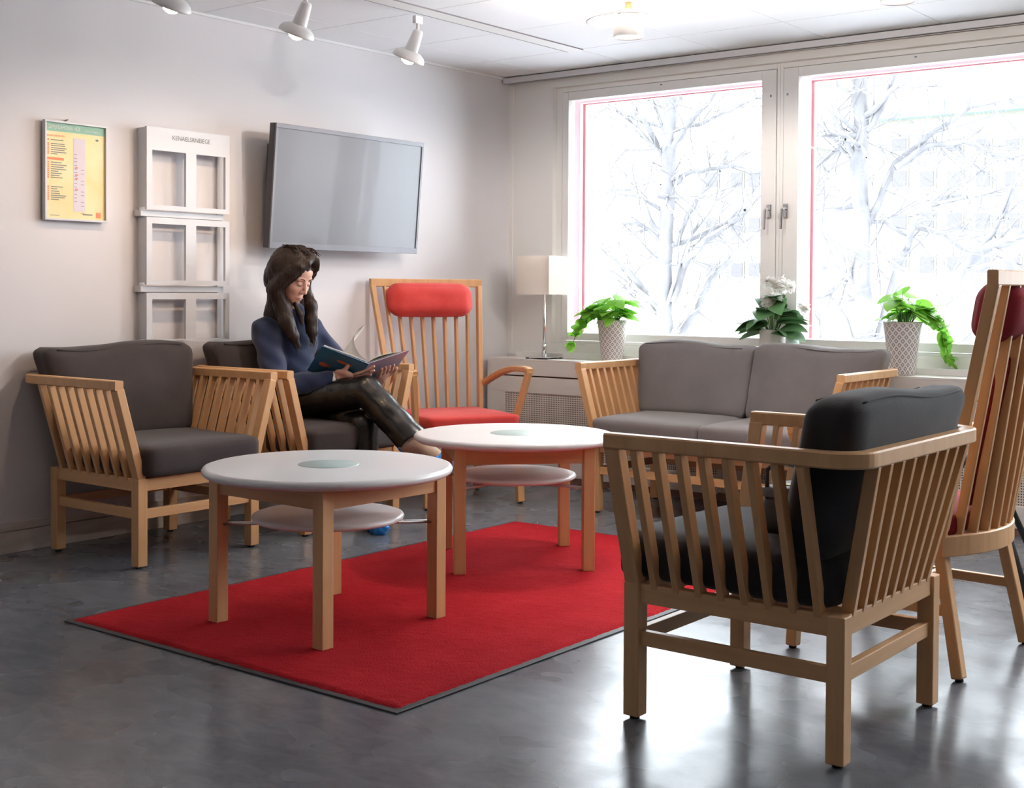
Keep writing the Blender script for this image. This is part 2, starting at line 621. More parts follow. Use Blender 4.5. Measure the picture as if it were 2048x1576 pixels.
# ------------------------------------------------------------------ signed distance bodies
class Field:
    def __init__(s, lo, hi, h):
        s.lo = np.array(lo, float)
        s.h = h
        s.n = np.ceil((np.array(hi) - s.lo) / h).astype(int) + 1
        s.f = np.full(s.n, 1.0, np.float32)

    def _blk(s, lo, hi):
        a = np.maximum(np.floor((np.array(lo) - s.lo) / s.h).astype(int), 0)
        b = np.minimum(np.ceil((np.array(hi) - s.lo) / s.h).astype(int) + 1, s.n)
        if (b <= a).any():
            return None
        ax = [s.lo[i] + s.h * np.arange(a[i], b[i]) for i in range(3)]
        P = np.stack(np.meshgrid(*ax, indexing='ij'), -1).astype(np.float32)
        return tuple(slice(a[i], b[i]) for i in range(3)), P

    def _mix(s, sl, d, k, op):
        f = s.f[sl]
        if op == 'sub':
            d = -d
            hh = np.clip(.5 - .5 * (f - d) / k, 0, 1)
            s.f[sl] = f * (1 - hh) + d * hh + k * hh * (1 - hh)
        else:
            hh = np.clip(.5 + .5 * (f - d) / k, 0, 1)
            s.f[sl] = f * (1 - hh) + d * hh - k * hh * (1 - hh)

    def cap(s, a, b, ra, rb=None, k=.02, op='add', fn=None):
        rb = ra if rb is None else rb
        a, b = np.array(a, float), np.array(b, float)
        m_ = max(ra, rb) + 3 * k + .02
        r_ = s._blk(np.minimum(a, b) - m_, np.maximum(a, b) + m_)
        if r_ is None:
            return
        sl, P = r_
        ab = b - a
        t = np.clip(((P - a) @ ab) / (ab @ ab + 1e-12), 0, 1)
        d = np.linalg.norm(P - a - t[..., None] * ab, axis=-1) - (ra + (rb - ra) * t)
        if fn is not None:
            d = d + fn(P, t)
        s._mix(sl, d, k, op)

    def ell(s, c, rad, axes=None, k=.02, op='add', fn=None):
        c, rad = np.array(c, float), np.array(rad, float)
        A = np.eye(3) if axes is None else np.array([list(v) for v in axes], float)
        m_ = rad.max() + 3 * k + .02
        r_ = s._blk(c - m_, c + m_)
        if r_ is None:
            return
        sl, P = r_
        q = (P - c) @ A.T
        k0 = np.linalg.norm(q / rad, axis=-1)
        k1 = np.linalg.norm(q / rad ** 2, axis=-1) + 1e-9
        d = k0 * (k0 - 1) / k1
        if fn is not None:
            d = d + fn(P)
        s._mix(sl, d, k, op)

    def mesh(s, name, material, parent=None, org=(0, 0, 0)):
        f = s.f
        n = f.shape
        ins = f < 0
        cn = [k - 1 for k in n]
        cnt = np.zeros(cn, np.int16)
        acc = np.zeros((*cn, 3), np.float32)

        def sub(o, ax=None):
            return tuple(slice(o[i], o[i] + cn[i]) for i in range(3))
        for ax in range(3):
            o1, o2 = [i for i in range(3) if i != ax]
            for u in (0, 1):
                for v in (0, 1):
                    oa = [0, 0, 0]
                    oa[o1], oa[o2] = u, v
                    ob = list(oa)
                    ob[ax] = 1
                    fa, fb = f[sub(oa)], f[sub(ob)]
                    cr = (fa < 0) != (fb < 0)
                    t = np.where(cr, fa / np.where(fa - fb == 0, 1, fa - fb), 0)
                    cnt += cr
                    for i in range(3):
                        acc[..., i] += np.where(cr, t if i == ax else oa[i], 0)
        act = cnt > 0
        idx = np.full(cn, -1, np.int64)
        cells = np.argwhere(act)
        idx[act] = np.arange(len(cells))
        vs = s.lo + s.h * (cells + acc[act] / cnt[act][:, None]) - np.array(org)
        quads = []
        for ax in range(3):
            o1, o2 = (ax + 1) % 3, (ax + 2) % 3
            A = [slice(None)] * 3
            B_ = [slice(None)] * 3
            A[ax], B_[ax] = slice(0, -1), slice(1, None)
            sa, sb = ins[tuple(A)], ins[tuple(B_)]
            for flag, flip in ((sa & ~sb, False), (~sa & sb, True)):
                e = np.argwhere(flag)
                e = e[(e[:, o1] > 0) & (e[:, o2] > 0) & (e[:, o1] < n[o1] - 1) & (e[:, o2] < n[o2] - 1)]
                if not len(e):
                    continue
                q = []
                for (u, v) in ((-1, -1), (0, -1), (0, 0), (-1, 0)):
                    c = e.copy()
                    c[:, o1] += u
                    c[:, o2] += v
                    q.append(idx[c[:, 0], c[:, 1], c[:, 2]])
                q = np.stack(q, 1)
                if flip:
                    q = q[:, ::-1]
                quads.append(q)
        quads = np.concatenate(quads)
        quads = quads[(quads >= 0).all(1)]
        me = bpy.data.meshes.new(name)
        me.from_pydata(vs.tolist(), [], quads.tolist())
        me.shade_smooth()
        return link(name, me, material, parent)


# ------------------------------------------------------------------ the room
RX, RY, H = 8.4, -9.36, 2.4
WX = -.02                                     # face of the left wall
struct(box2('floor', (WX - .2, RY - .2, -.12), (RX + .2, .25, 0), 'floor'))
struct(box2('wall_left', (WX - .2, RY - .2, 0), (WX, .25, H + .25), 'wall'))
struct(box2('wall_right', (RX, RY - .2, 0), (RX + .2, .25, H + .25), 'wall_far'))
struct(box2('wall_back', (WX, RY - .2, 0), (RX, RY, H + .25), 'wall_far'))
W1 = (.313, 3.255)
W2 = (3.655, 6.597)
Z0, Z1 = .79, 2.32
wf = struct(empty('wall_front'))
box2('lower_wall', (WX, 0, 0), (RX, .25, Z0), 'white', wf)
box2('lintel', (WX, 0, Z1), (RX, .25, H + .25), 'white', wf)
for a, b in ((WX, W1[0]), (W1[1], W2[0]), (W2[1], RX)):
    box2('pier', (a, 0, Z0), (b, .25, Z1), 'white', wf)
box2('corner_trim', (WX, -.004, .72), (.012, .0, 2.36), 'white', wf)

# baseboard on the left wall: two stacked strips, the upper one set back
bb = struct(empty('baseboard_left'))
box2('strip', (WX, RY, 0), (0, -.3, .088), 'base', bb, .002)
box2('strip', (WX, RY, .091), (-.006, -.3, .126), 'base', bb, .002)

# ceiling: slab, grid bars and separate tiles
ce = struct(empty('ceiling'))
box2('slab', (WX, RY, H + .03), (RX, 0, H + .25), 'white', ce)
xs = [.29 + .6 * k for k in range(14)]
ys = [-.565 - .6 * k for k in range(15)]
xe = [WX] + [x for x in xs if x < RX - .05] + [RX]
ye = [0] + [y for y in ys if y > RY + .05] + [RY]
for i in range(len(xe) - 1):
    for j in range(len(ye) - 1):
        g = .0045
        sx, sy = xe[i + 1] - xe[i] - g, ye[j] - ye[j + 1] - g
        if sx < .03 or sy < .03:
            continue
        box('ceiling_tile', ((xe[i] + xe[i + 1]) / 2, (ye[j] + ye[j + 1]) / 2, H + .010), (sx, sy, .02), 'ceil', ce, .0015)
for x in xe[1:-1]:
    box2('grid_bar', (x - .006, RY, H + .004), (x + .006, 0, H + .03), 'grid', ce)
for y in ye[1:-1]:
    box2('grid_bar', (WX, y - .006, H + .004), (RX, y + .006, H + .03), 'grid', ce)
box2('edge_profile', (WX, RY, H - .012), (WX + .012, 0, H + .004), 'grid', ce)

# curtain rail along the window wall
cr = thing('curtain_rail', 'long white curtain rail under the ceiling above the windows', 'curtain rail', (0, 0, 2.36))
box2('rail_face', (.0, -.092, .0), (RX - .2, -.078, .033), 'alu', cr, .002)
box2('rail_top', (.0, -.078, .022), (RX - .2, -.03, .033), 'alu', cr)
box2('rear_track', (.0, -.05, .002), (RX - .2, -.03, .022), 'steel', cr)
for k in range(14):
    box('bracket', (.11 + .6 * k, -.06, .0365), (.03, .04, .007), 'dot', cr)

# window units
def window(n, x0, x1, handle_side):
    """one window: white casing + sash, red outer frame, pane, handle"""
    wd = struct(empty('window_%d' % n))
    yf = .036

    def bar(nm, lo, hi, mt='frame_white', b=.003):
        return box2(nm, lo, hi, mt, wd, b)
    # casing
    cl = .045 if handle_side > 0 else .019
    cr_ = .019 if handle_side > 0 else .045
    bar('casing_side', (x0, yf, Z0), (x0 + cl, yf + .10, Z1))
    bar('casing_side', (x1 - cr_, yf, Z0), (x1, yf + .10, Z1))
    bar('casing_head', (x0 + cl, yf, Z1 - .028), (x1 - cr_, yf + .10, Z1))
    bar('casing_sill', (x0 + cl, yf, Z0), (x1 - cr_, yf + .10, Z0 + .016))
    sx0, sx1 = x0 + cl + .003, x1 - cr_ - .003
    sz0, sz1 = Z0 + .019, Z1 - .031
    wl = .045 if handle_side > 0 else .085
    wr_ = .085 if handle_side > 0 else .045
    ys0, ys1 = yf - .006, yf + .05
    gx0, gx1, gz0, gz1 = sx0 + wl, sx1 - wr_, sz0 + .045, sz1 - .05
    bar('sash_bar', (sx0, ys0, sz0), (gx0, ys1, sz1))
    bar('sash_bar', (gx1, ys0, sz0), (sx1, ys1, sz1))
    bar('sash_bar', (gx0, ys0, gz1), (gx1, ys1, sz1))
    bar('sash_bar', (gx0, ys0, sz0), (gx1, ys1, gz0))
    t = .012
    for q, (yy0, yy1, mt) in enumerate(((.10, .128, 'pinkred'), (.14, .165, 'pinkred'))):
        e = t * (q + 1)
        bar('outer_frame', (gx0 - .03, yf + yy0, gz0 - .03), (gx0 + e, yf + yy1, gz1 + .03), mt, 0)
        bar('outer_frame', (gx1 - e, yf + yy0, gz0 - .03), (gx1 + .03, yf + yy1, gz1 + .03), mt, 0)
        bar('outer_frame', (gx0 + e, yf + yy0, gz1 - e * .5), (gx1 - e, yf + yy1, gz1 + .03), mt, 0)
        bar('outer_frame', (gx0 + e, yf + yy0, gz0 - .03), (gx1 - e, yf + yy1, gz0 + .002), 'frame_white', 0)
    bar('pane', (gx0 - .01, yf + .03, gz0 - .01), (gx1 + .01, yf + .034, gz1 + .01), 'glass', 0)
    hx = (gx1 + sx1) / 2 + .012 if handle_side > 0 else (gx0 + sx0) / 2 - .02
    hb = box('window_handle', (hx, ys0 - .008, 1.535), (.028, .016, .075), 'chrome', wd, .004)
    beam('lever', (0, -.012, .01), (-.004, -.04, .006), .012, .012, 'chrome', hb)
    beam('lever', (-.004, -.04, .01), (-.008, -.042, -.10), .014, .010, 'chrome', hb)
    for zz in (Z1 - .17, Z0 + .2):
        box('screw_cap', (hx, ys0 - .001, zz), (.008, .004, .012), 'dot', wd)
    box('screw_cap', ((x0 + x1) / 2, ys0 - .001, sz1 - .015), (.010, .004, .007), 'dot', wd)
    return wd


for k, (a, b) in enumerate((W1, W2)):
    mid = (a + b) / 2
    window(2 * k + 1, a, mid, 1)
    window(2 * k + 2, mid, b, -1)

# radiator cover under the windows
CY = -.262
rc = thing('radiator_cover', 'long beige radiator cover with punched grille below the windows', 'radiator cover')
box2('top_board', (.03, CY, .688), (RX - .2, .0, .703), 'cab', rc, .002)
box2('back_upstand', (.10, -.075, .703), (RX - .2, .0, .735), 'white', rc, .002)
box2('body', (.045, CY + .03, .05), (RX - .2, -.02, .688), 'plinth', rc)
x = .03
units = [(.03, 1.62), (1.62, 3.21), (3.21, 4.8), (4.8, 6.4), (6.4, 8.2)]
for a, b in units:
    box2('upper_panel', (a + .001, CY, .607), (b - .001, CY + .018, .688), 'cab', rc, .0015)
    box2('front_rail', (a + .001, CY, .505), (b - .001, CY + .018, .598), 'cab', rc, .0015)
    box2('front_stile', (a + .001, CY, .045), (a + .13, CY + .018, .505), 'cab', rc, .0015)
    box2('front_stile', (b - .03, CY, .045), (b - .001, CY + .018, .505), 'cab', rc, .0015)
    box2('bottom_rail', (a + .13, CY, .034), (b - .03, CY + .018, .135), 'cab', rc, .0015)
    box2('grille', (a + .13, CY + .006, .135), (b - .03, CY + .012, .505), 'holes', rc)
box2('end_panel', (.03, CY, .045), (.045, 0, .688), 'cab', rc, .001)
box2('plinth', (.05, CY + .004, 0), (RX - .2, -.02, .042), 'plinth', rc)

# ------------------------------------------------------------------ outside
GZ = -3.3
o = box2('ground_snow', (-70, .6, GZ - .2), (90, 120, GZ), 'snow')
tag(o, 'snow covered ground outside the windows', 'snow')
o['kind'] = 'stuff'
random.seed(7)


def tree(label, depth, mains, seed, thick):
    """mains: pixel polylines (start radius, end radius, points); twigs grow from them"""
    rnd = random.Random(seed)
    t = thing('bare_tree', label, 'tree', group='snowy trees outside')
    base = on(1, depth, *mains[0][2][0])
    t.location = (base.x, depth, GZ)
    org = Vector(t.location)
    bv, bf, sv, sf = [], [], [], []
    tv, tf = [], []

    def add(pts, r0, r1, trunk=False):
        n = len(pts)
        rr = [r0 + (r1 - r0) * i / (n - 1) for i in range(n)]
        if trunk:
            tube_data([p - org for p in pts], rr, 10, True, tv, tf)
        else:
            tube_data([p - org for p in pts], rr, 6 if r0 > .02 else 4, False, bv, bf)
            sp = [p - org + Vector((0, 0, .62 * rr[i])) for i, p in enumerate(pts)]
            if r0 > .012:
                a = 0
                while a < n - 2:
                    ln = rnd.randint(3, 6)
                    b = min(n, a + ln)
                    if b - a > 2:
                        seg = sp[a:b]
                        srr = [max(.006, rr[i] * .62) for i in range(a, b)]
                        srr[0] *= .3
                        srr[-1] *= .3
                        tube_data(seg, srr, 5, False, sv, sf)
                    a = b + rnd.randint(0, 1)

    def grow(p, d, L, r0, lev):
        n = max(4, int(L / .22))
        pts = [p.copy()]
        d = d.normalized()
        for i in range(n):
            d = (d + Vector((rnd.gauss(0, .13), rnd.gauss(0, .13), rnd.gauss(.015, .12)))).normalized()
            p = p + d * (L / n)
            pts.append(p.copy())
        add(pts, r0, r0 * .35)
        if lev > 0:
            for q in range(rnd.randint(2, 4)):
                i = rnd.randint(1, n - 1)
                ax = Vector((rnd.gauss(0, 1), rnd.gauss(0, 1), rnd.gauss(0, .8)))
                dd = (pts[i + 1 if i + 1 <= n else n] - pts[i - 1]).normalized()
                nd = (dd + ax.normalized() * rnd.uniform(.5, .95)).normalized()
                grow(pts[i], nd, L * rnd.uniform(.4, .65), r0 * .55, lev - 1)

    for k, (r0, r1, px, tw) in enumerate(mains):
        wp = []
        y0 = depth
        for i, q in enumerate(px):
            dy = rnd.uniform(-.5, .5) * min(1, i / 2) if k else 0
            wp.append(on(1, depth + dy, *q))
        if k == 0:
            wp = [Vector((wp[0].x + .02, depth, GZ))] + wp
        pts = []
        for i in range(len(wp) - 1):
            n = max(3, int((wp[i + 1] - wp[i]).length / .25))
            for j in range(n):
                pts.append(wp[i].lerp(wp[i + 1], j / n) + Vector((rnd.gauss(0, .012), rnd.gauss(0, .012), rnd.gauss(0, .012))))
        pts.append(wp[-1])
        add(pts, r0 * thick, r1 * thick, k == 0)
        for q in range(int(tw * 1.7)):
            i = rnd.randint(len(pts) // 5, len(pts) - 2)
            dd = (pts[i + 1] - pts[i - 1]).normalized()
            ax = Vector((rnd.gauss(0, 1), rnd.gauss(0, .7), rnd.gauss(.1, .8))).normalized()
            grow(pts[i], dd * .5 + ax * .9, rnd.uniform(.7, 1.7), max(.012, r1 * thick * rnd.uniform(.25, .55)), 2)
    pyd('trunk', tv, tf, 'bark', t)
    pyd('branches', bv, bf, 'bark', t)
    pyd('snow_cover', sv, sf, 'snow', t)
    return t


tree('snowy bare tree with forked trunk behind the leftmost window', 11,
     [(.15, .10, [(1333, 690), (1330, 560), (1334, 430), (1338, 330), (1341, 240), (1335, 150)], 12),
      (.075, .03, [(1328, 632), (1290, 585), (1255, 540), (1215, 505), (1165, 475)], 6),
      (.075, .025, [(1345, 605), (1366, 535), (1410, 485), (1455, 452), (1490, 420)], 7),
      (.07, .025, [(1333, 715), (1375, 650), (1420, 560), (1475, 505), (1530, 458), (1560, 440)], 6),
      (.05, .02, [(1333, 480), (1300, 440), (1285, 400), (1262, 378), (1172, 383)], 5),
      (.05, .02, [(1352, 490), (1378, 430), (1405, 385), (1440, 342)], 5),
      (.05, .02, [(1350, 365), (1370, 350), (1420, 337), (1475, 332), (1532, 342)], 5),
      (.06, .03, [(1345, 300), (1372, 255), (1400, 225), (1435, 180), (1460, 150)], 6),
      (.055, .025, [(1328, 330), (1312, 285), (1290, 240), (1265, 200), (1240, 160)], 6),
      (.04, .015, [(1322, 420), (1280, 395), (1210, 385)], 4),
      (.045, .02, [(1325, 640), (1275, 600), (1235, 560)], 3),
      (.04, .016, [(1345, 260), (1400, 250), (1470, 215), (1530, 190)], 5),
      (.035, .014, [(1330, 255), (1260, 235), (1190, 205)], 4)], 3, 1.0)
tree('snowy bare tree with broad crown behind the second window', 10.5,
     [(.15, .10, [(1730, 690), (1722, 560), (1722, 430), (1716, 330), (1722, 240), (1718, 140)], 12),
      (.07, .03, [(1728, 730), (1752, 690), (1790, 560), (1828, 450), (1870, 400), (1920, 388)], 6),
      (.06, .025, [(1724, 470), (1760, 400), (1790, 330), (1860, 270), (1940, 215), (2010, 200), (2060, 210)], 7),
      (.055, .025, [(1735, 260), (1765, 215), (1785, 150), (1800, 110)], 6),
      (.045, .02, [(1710, 410), (1660, 425), (1620, 430)], 5),
      (.05, .02, [(1712, 440), (1770, 440), (1815, 475)], 5),
      (.05, .02, [(1712, 320), (1680, 250), (1650, 185), (1612, 170)], 5),
      (.04, .02, [(1712, 300), (1670, 300), (1625, 340)], 5),
      (.045, .02, [(1790, 335), (1860, 292), (1930, 284), (2000, 310), (2060, 330)], 6),
      (.04, .018, [(1830, 450), (1880, 470), (1950, 510)], 5)], 11, 1.0)
tree('snowy bare tree leaning in at the right behind the second window', 9.5,
     [(.10, .07, [(1790, 800), (1880, 600), (1950, 512), (2010, 480), (2070, 455)], 6),
      (.05, .02, [(1950, 512), (2000, 440), (2030, 380), (2060, 300)], 6),
      (.045, .02, [(1985, 490), (2040, 540), (2080, 560)], 4),
      (.04, .018, [(2000, 440), (1940, 400), (1920, 350)], 4)], 23, .9)

bd = thing('apartment_block', 'pale yellow building with mint green roof edge seen beyond the trees', 'building')
BY = 34
pL, pR = on(1, BY, 1755, 400), on(1, BY, 2350, 400)
zt = on(1, BY, 1900, 205).z
box2('wall', (pL.x, BY, GZ), (pR.x, BY + 8, zt), 'facade', bd)
zr = on(1, BY, 1900, 232).z
box2('roof_edge', (pL.x - .4, BY - .5, zr), (pR.x, BY - .02, zt + .05), 'roofgreen', bd)
box2('roof_snow', (pL.x - .4, BY - .5, zt + .05), (pR.x, BY + 8, zt + .7), 'snow', bd)
for row, (yy, hh) in enumerate(((358, 38), (442, 38), (530, 40), (290, 30))):
    for xx in (1800, 1855, 1910, 1967, 2026, 2085, 2150):
        a, b = on(1, BY, xx - 18, yy - hh / 2), on(1, BY, xx + 18, yy + hh / 2)
        wn = box2('window', (a.x, BY - .06, b.z), (b.x, BY - .01, a.z), 'facade', bd)
        cx_, cz_ = (a.x + b.x) / 2, (a.z + b.z) / 2
        box('pane', (0, -.04, 0), (b.x - a.x - .14, .03, a.z - b.z - .14), 'facade_win', wn)
bd2 = thing('grey_house', 'low pale house seen between the trees in the first window', 'building')
pL, pR = on(1, 40, 1395, 500), on(1, 40, 1620, 500)
box2('wall', (pL.x, 40, GZ), (pR.x, 46, on(1, 40, 1500, 300).z), 'facade', bd2)
box2('roof_snow', (pL.x - .4, 39.6, on(1, 40, 1500, 300).z), (pR.x + .3, 46.4, on(1, 40, 1500, 285).z), 'snow', bd2)
for yy in (360, 450, 540):
    for xx in (1425, 1475, 1510, 1590):
        a, b = on(1, 40, xx - 14, yy - 17), on(1, 40, xx + 14, yy + 17)
        wn = box2('window', (a.x, 39.94, b.z), (b.x, 39.99, a.z), 'facade', bd2)
        box('pane', (0, -.04, 0), (b.x - a.x - .14, .03, a.z - b.z - .14), 'facade_win', wn)

# ------------------------------------------------------------------ rug
rg = thing('rug', 'red rectangular pile rug with thin black rubber edge under the coffee tables', 'rug', (1.9, -2.644, 0))
hx, hy = .745, 1.211
me = cushion_mesh((hx, hy, .0035), .0034, 1)
box('rubber_edge', (0, 0, .0025), (2 * hx, 2 * hy, .005), 'rubber', rg, .0015)
rnd = random.Random(4)
nx, ny = 110, 180
vs, fs = [], []
ex, ey = hx - .022, hy - .022
for j in range(ny + 1):
    for i in range(nx + 1):
        x_, y_ = -ex + 2 * ex * i / nx, -ey + 2 * ey * j / ny
        edge = i in (0, nx) or j in (0, ny)
        if edge:
            x_ += rnd.uniform(-.003, .003)
            y_ += rnd.uniform(-.003, .003)
        z_ = .0045 if edge else .0115 + rnd.uniform(-.0016, .0016)
        vs.append((x_, y_, z_))
for j in range(ny):
    for i in range(nx):
        a = j * (nx + 1) + i
        fs.append((a, a + 1, a + nx + 2, a + nx + 1))
pyd('pile', vs, fs, 'carpet', rg)


# ------------------------------------------------------------------ coffee tables
def coffee_table(label, loc, rz, inlay):
    t = thing('coffee_table', label, 'table', loc, rz, 'round white coffee tables')
    zt_ = .512
    r_ = .41
    prof = [(0, zt_), (.1035, zt_), (r_ - .016, zt_), (r_ - .006, zt_ - .003), (r_, zt_ - .012), (r_ - .003, zt_ - .022), (r_ - .014, zt_ - .03), (0, zt_ - .03)]
    link('table_top', lathe_mesh(prof, 72), 'laminate', t)
    link('glass_inlay', lathe_mesh([(0, zt_ + .0018), (.098, zt_ + .0018), (.1, zt_ + .0005), (.1, zt_ - .004)], 40), inlay, t)
    a = .252
    hs = .0225
    for sx_ in (-1, 1):
        for sy_ in (-1, 1):
            box2('leg', (sx_ * a - hs, sy_ * a - hs, 0), (sx_ * a + hs, sy_ * a + hs, zt_ - .03), 'wood', t, .002)
    for s_ in (-1, 1):
        beam('apron', (-a + hs, s_ * (a + .004), .451), (a - hs, s_ * (a + .004), .451), .022, .062, 'wood', t, xref=(0, 1, 0), bev=.001)
        beam('apron', (s_ * (a + .004), -a + hs, .451), (s_ * (a + .004), a - hs, .451), .022, .062, 'wood', t, xref=(1, 0, 0), bev=.001)
    zs = .352
    prof = [(0, zs), (.236, zs), (.246, zs - .003), (.25, zs - .010), (.247, zs - .017), (.24, zs - .021), (0, zs - .021)]
    link('lower_shelf', lathe_mesh(prof, 56), 'laminate', t)
    for s_ in (-1, 1):
        for e in (-1, 1):
            d = Vector((1, s_, 0)).normalized()
            n_ = Vector((-d.y, d.x, 0)) * .012 * e
            L = a * math.sqrt(2) - .012
            dz = Vector((0, 0, zs - .0265 - (.006 if s_ > 0 else 0)))
            tube('shelf_rod', [d * -L + n_ + dz, d * L + n_ + dz], .0042, 'steel', t)
    return t


coffee_table('round white coffee table with green glass centre nearest the camera', (1.825, -3.307, .011), R(-1.5), 'frost')
coffee_table('round white coffee table turned corner-on at the far end of the rug', (1.705, -2.150, .011), R(-43.5), M['frost'])


# ------------------------------------------------------------------ slatted armchair and sofa
def slatted_seat(kind, label, cat, loc, rz, hy, ncush, fab, nback, group=None, bh=.392):
    t = thing(kind, label, cat, loc, rz, group)
    lx = .2775
    hs = .0225
    legs = [(lx, hy), (lx, -hy), (-lx, hy), (-lx, -hy)]
    for (x_, y_) in legs:
        l_ = box2('leg', (x_ - hs, y_ - hs, .008), (x_ + hs, y_ + hs, .352), 'wood', t, .003)
        link('foot_glide', lathe_mesh([(0, -.18), (.013, -.18), (.013, -.168)], 12), 'black', l_)
    zr_, hr = .327, .05
    for s_ in (-1, 1):
        beam('side_rail', (-lx + hs, s_ * hy, zr_), (lx - hs, s_ * hy, zr_), .03, hr, 'wood', t, xref=(0, 1, 0), bev=.002)
        beam('side_stretcher', (-lx + hs, s_ * hy, .211), (lx - hs, s_ * hy, .211), .022, .038, 'wood', t, xref=(0, 1, 0), bev=.002)
    beam('front_rail', (lx, -hy + hs, zr_), (lx, hy - hs, zr_), .03, hr, 'wood', t, bev=.002)
    beam('back_rail', (-lx, -hy + hs, zr_), (-lx, hy - hs, zr_), .03, hr, 'wood', t, bev=.002)
    beam('front_stretcher', (lx, -hy + hs, .211), (lx, hy - hs, .211), .022, .038, 'wood', t, bev=.002)
    beam('back_stretcher', (-lx, -hy + hs, .211), (-lx, hy - hs, .211), .022, .038, 'wood', t, bev=.002)
    if ncush > 1:
        beam('centre_post', (lx, 0, .228), (lx, 0, .303), .022, .045, 'wood', t, bev=.002)
        beam('centre_rail', (-lx, 0, .32), (lx, 0, .32), .03, .035, 'wood', t, xref=(0, 1, 0), bev=.002)
    # continuous U shaped arm and back rail
    ay, bx, fx, za, rr = hy + .107, -lx - .085, lx + .020, .724, .07
    path = [(fx, ay), (.1, ay)]
    for k in range(9):
        q = PI / 2 * k / 8
        path.append((bx + rr - rr * math.sin(q), ay - rr + rr * math.cos(q)))
    path += [(bx, ay * .4), (bx, 0)]
    full = [(x_, y_, za) for x_, y_ in path] + [(x_, -y_, za) for x_, y_ in path[-2::-1]]
    sweep_rect('arm_rail', full, .038, .038, 'wood', t)
    for s_ in (-1, 1):
        beam('front_post', (lx, s_ * hy, .345), (lx + .001, s_ * (ay - .004), .708), .043, .036, 'wood', t, xref=(1, 0, 0))
        for k in range(1, 9):
            x_ = lx - .0635 * k
            beam('arm_slat', (x_, s_ * hy, .345), (x_, s_ * (ay - .002), .708), .019, .032, 'wood', t, xref=(1, 0, 0), bev=.002)
    for k in range(nback):
        y_ = (-1 + 2 * (k + .5) / nback) * (hy - .02)
        beam('back_slat', (-lx, y_, .345), (bx + .003, y_ * (1 + .07 / hy), .708), .032, .019, 'wood', t, xref=(1, 0, 0), bev=.002)
    # cushions
    wseat = 2 * (hy + .005) / ncush
    seat_me = cushion_mesh((.30, wseat / 2, .062), .03, 14, (.006, .006, .014), None, .006, ncush, 5)
    tw = 2 * (hy + .105) / ncush
    bw = 2 * (hy + .015) / ncush
    for c in range(ncush):
        cyy = (c - (ncush - 1) / 2) * wseat
        o_ = link('seat_cushion', seat_me, fab, t, (.035, cyy, .418))
        # trapezoid back cushion: q = (thickness, across, up)
        side = c - (ncush - 1) / 2

        def mp(q, side=side):
            v = (q.z + .205) / .41
            wq = bw + (tw - bw) * v
            yy = q.y / .3 * wq / 2 + side * wq
            xx = q.x + -.205 - .085 * v + .025 * (1 - v)
            return (xx, yy, .462 + bh * v + .010 * math.sin(yy * 9 + side) * v)
        bm_ = cushion_mesh((.072, .3, .205), .045, 16, (.022, .004, .008), mp, .009, 5 + c, 7)
        bc = link('back_cushion', bm_, fab, t)
        # piping along the front and rear top edges
        for xx_ in (.056, -.056):
            pp = []
            for k in range(25):
                u = .84 * (-1 + 2 * k / 24)
                zz = .196 - .05 * max(0, abs(u) - .9) / .1 * .6
                pp.append(mp(Vector((xx_, .3 * u * .985, zz))))
            tube('piping', pp, .0032, fab, bc, 5)
    return t


slatted_seat('slatted_armchair', 'empty slatted beech armchair with brown cushions against the left wall', 'armchair',
             (.095 + .2775, -2.908, 0), 0, .285, 1, 'fabA', 9, 'slatted armchairs')
slatted_seat('slatted_armchair', 'slatted beech armchair the reading woman sits in', 'armchair',
             (.095 + .2775, -2.030, 0), 0, .285, 1, 'fabA', 9, 'slatted armchairs')
slatted_seat('slatted_armchair', 'slatted armchair with charcoal cushions in the right foreground, seen from behind', 'armchair',
             (3.411, -3.197, 0), PI, .285, 1, 'fabN', 9, 'slatted armchairs')
slatted_seat('sofa', 'two-seat slatted beech sofa with grey cushions in front of the windows', 'sofa',
             (1.888, -.975 + .0 + .2975, 0), -PI / 2, .59, 2, 'fabS', 18, None, .372)


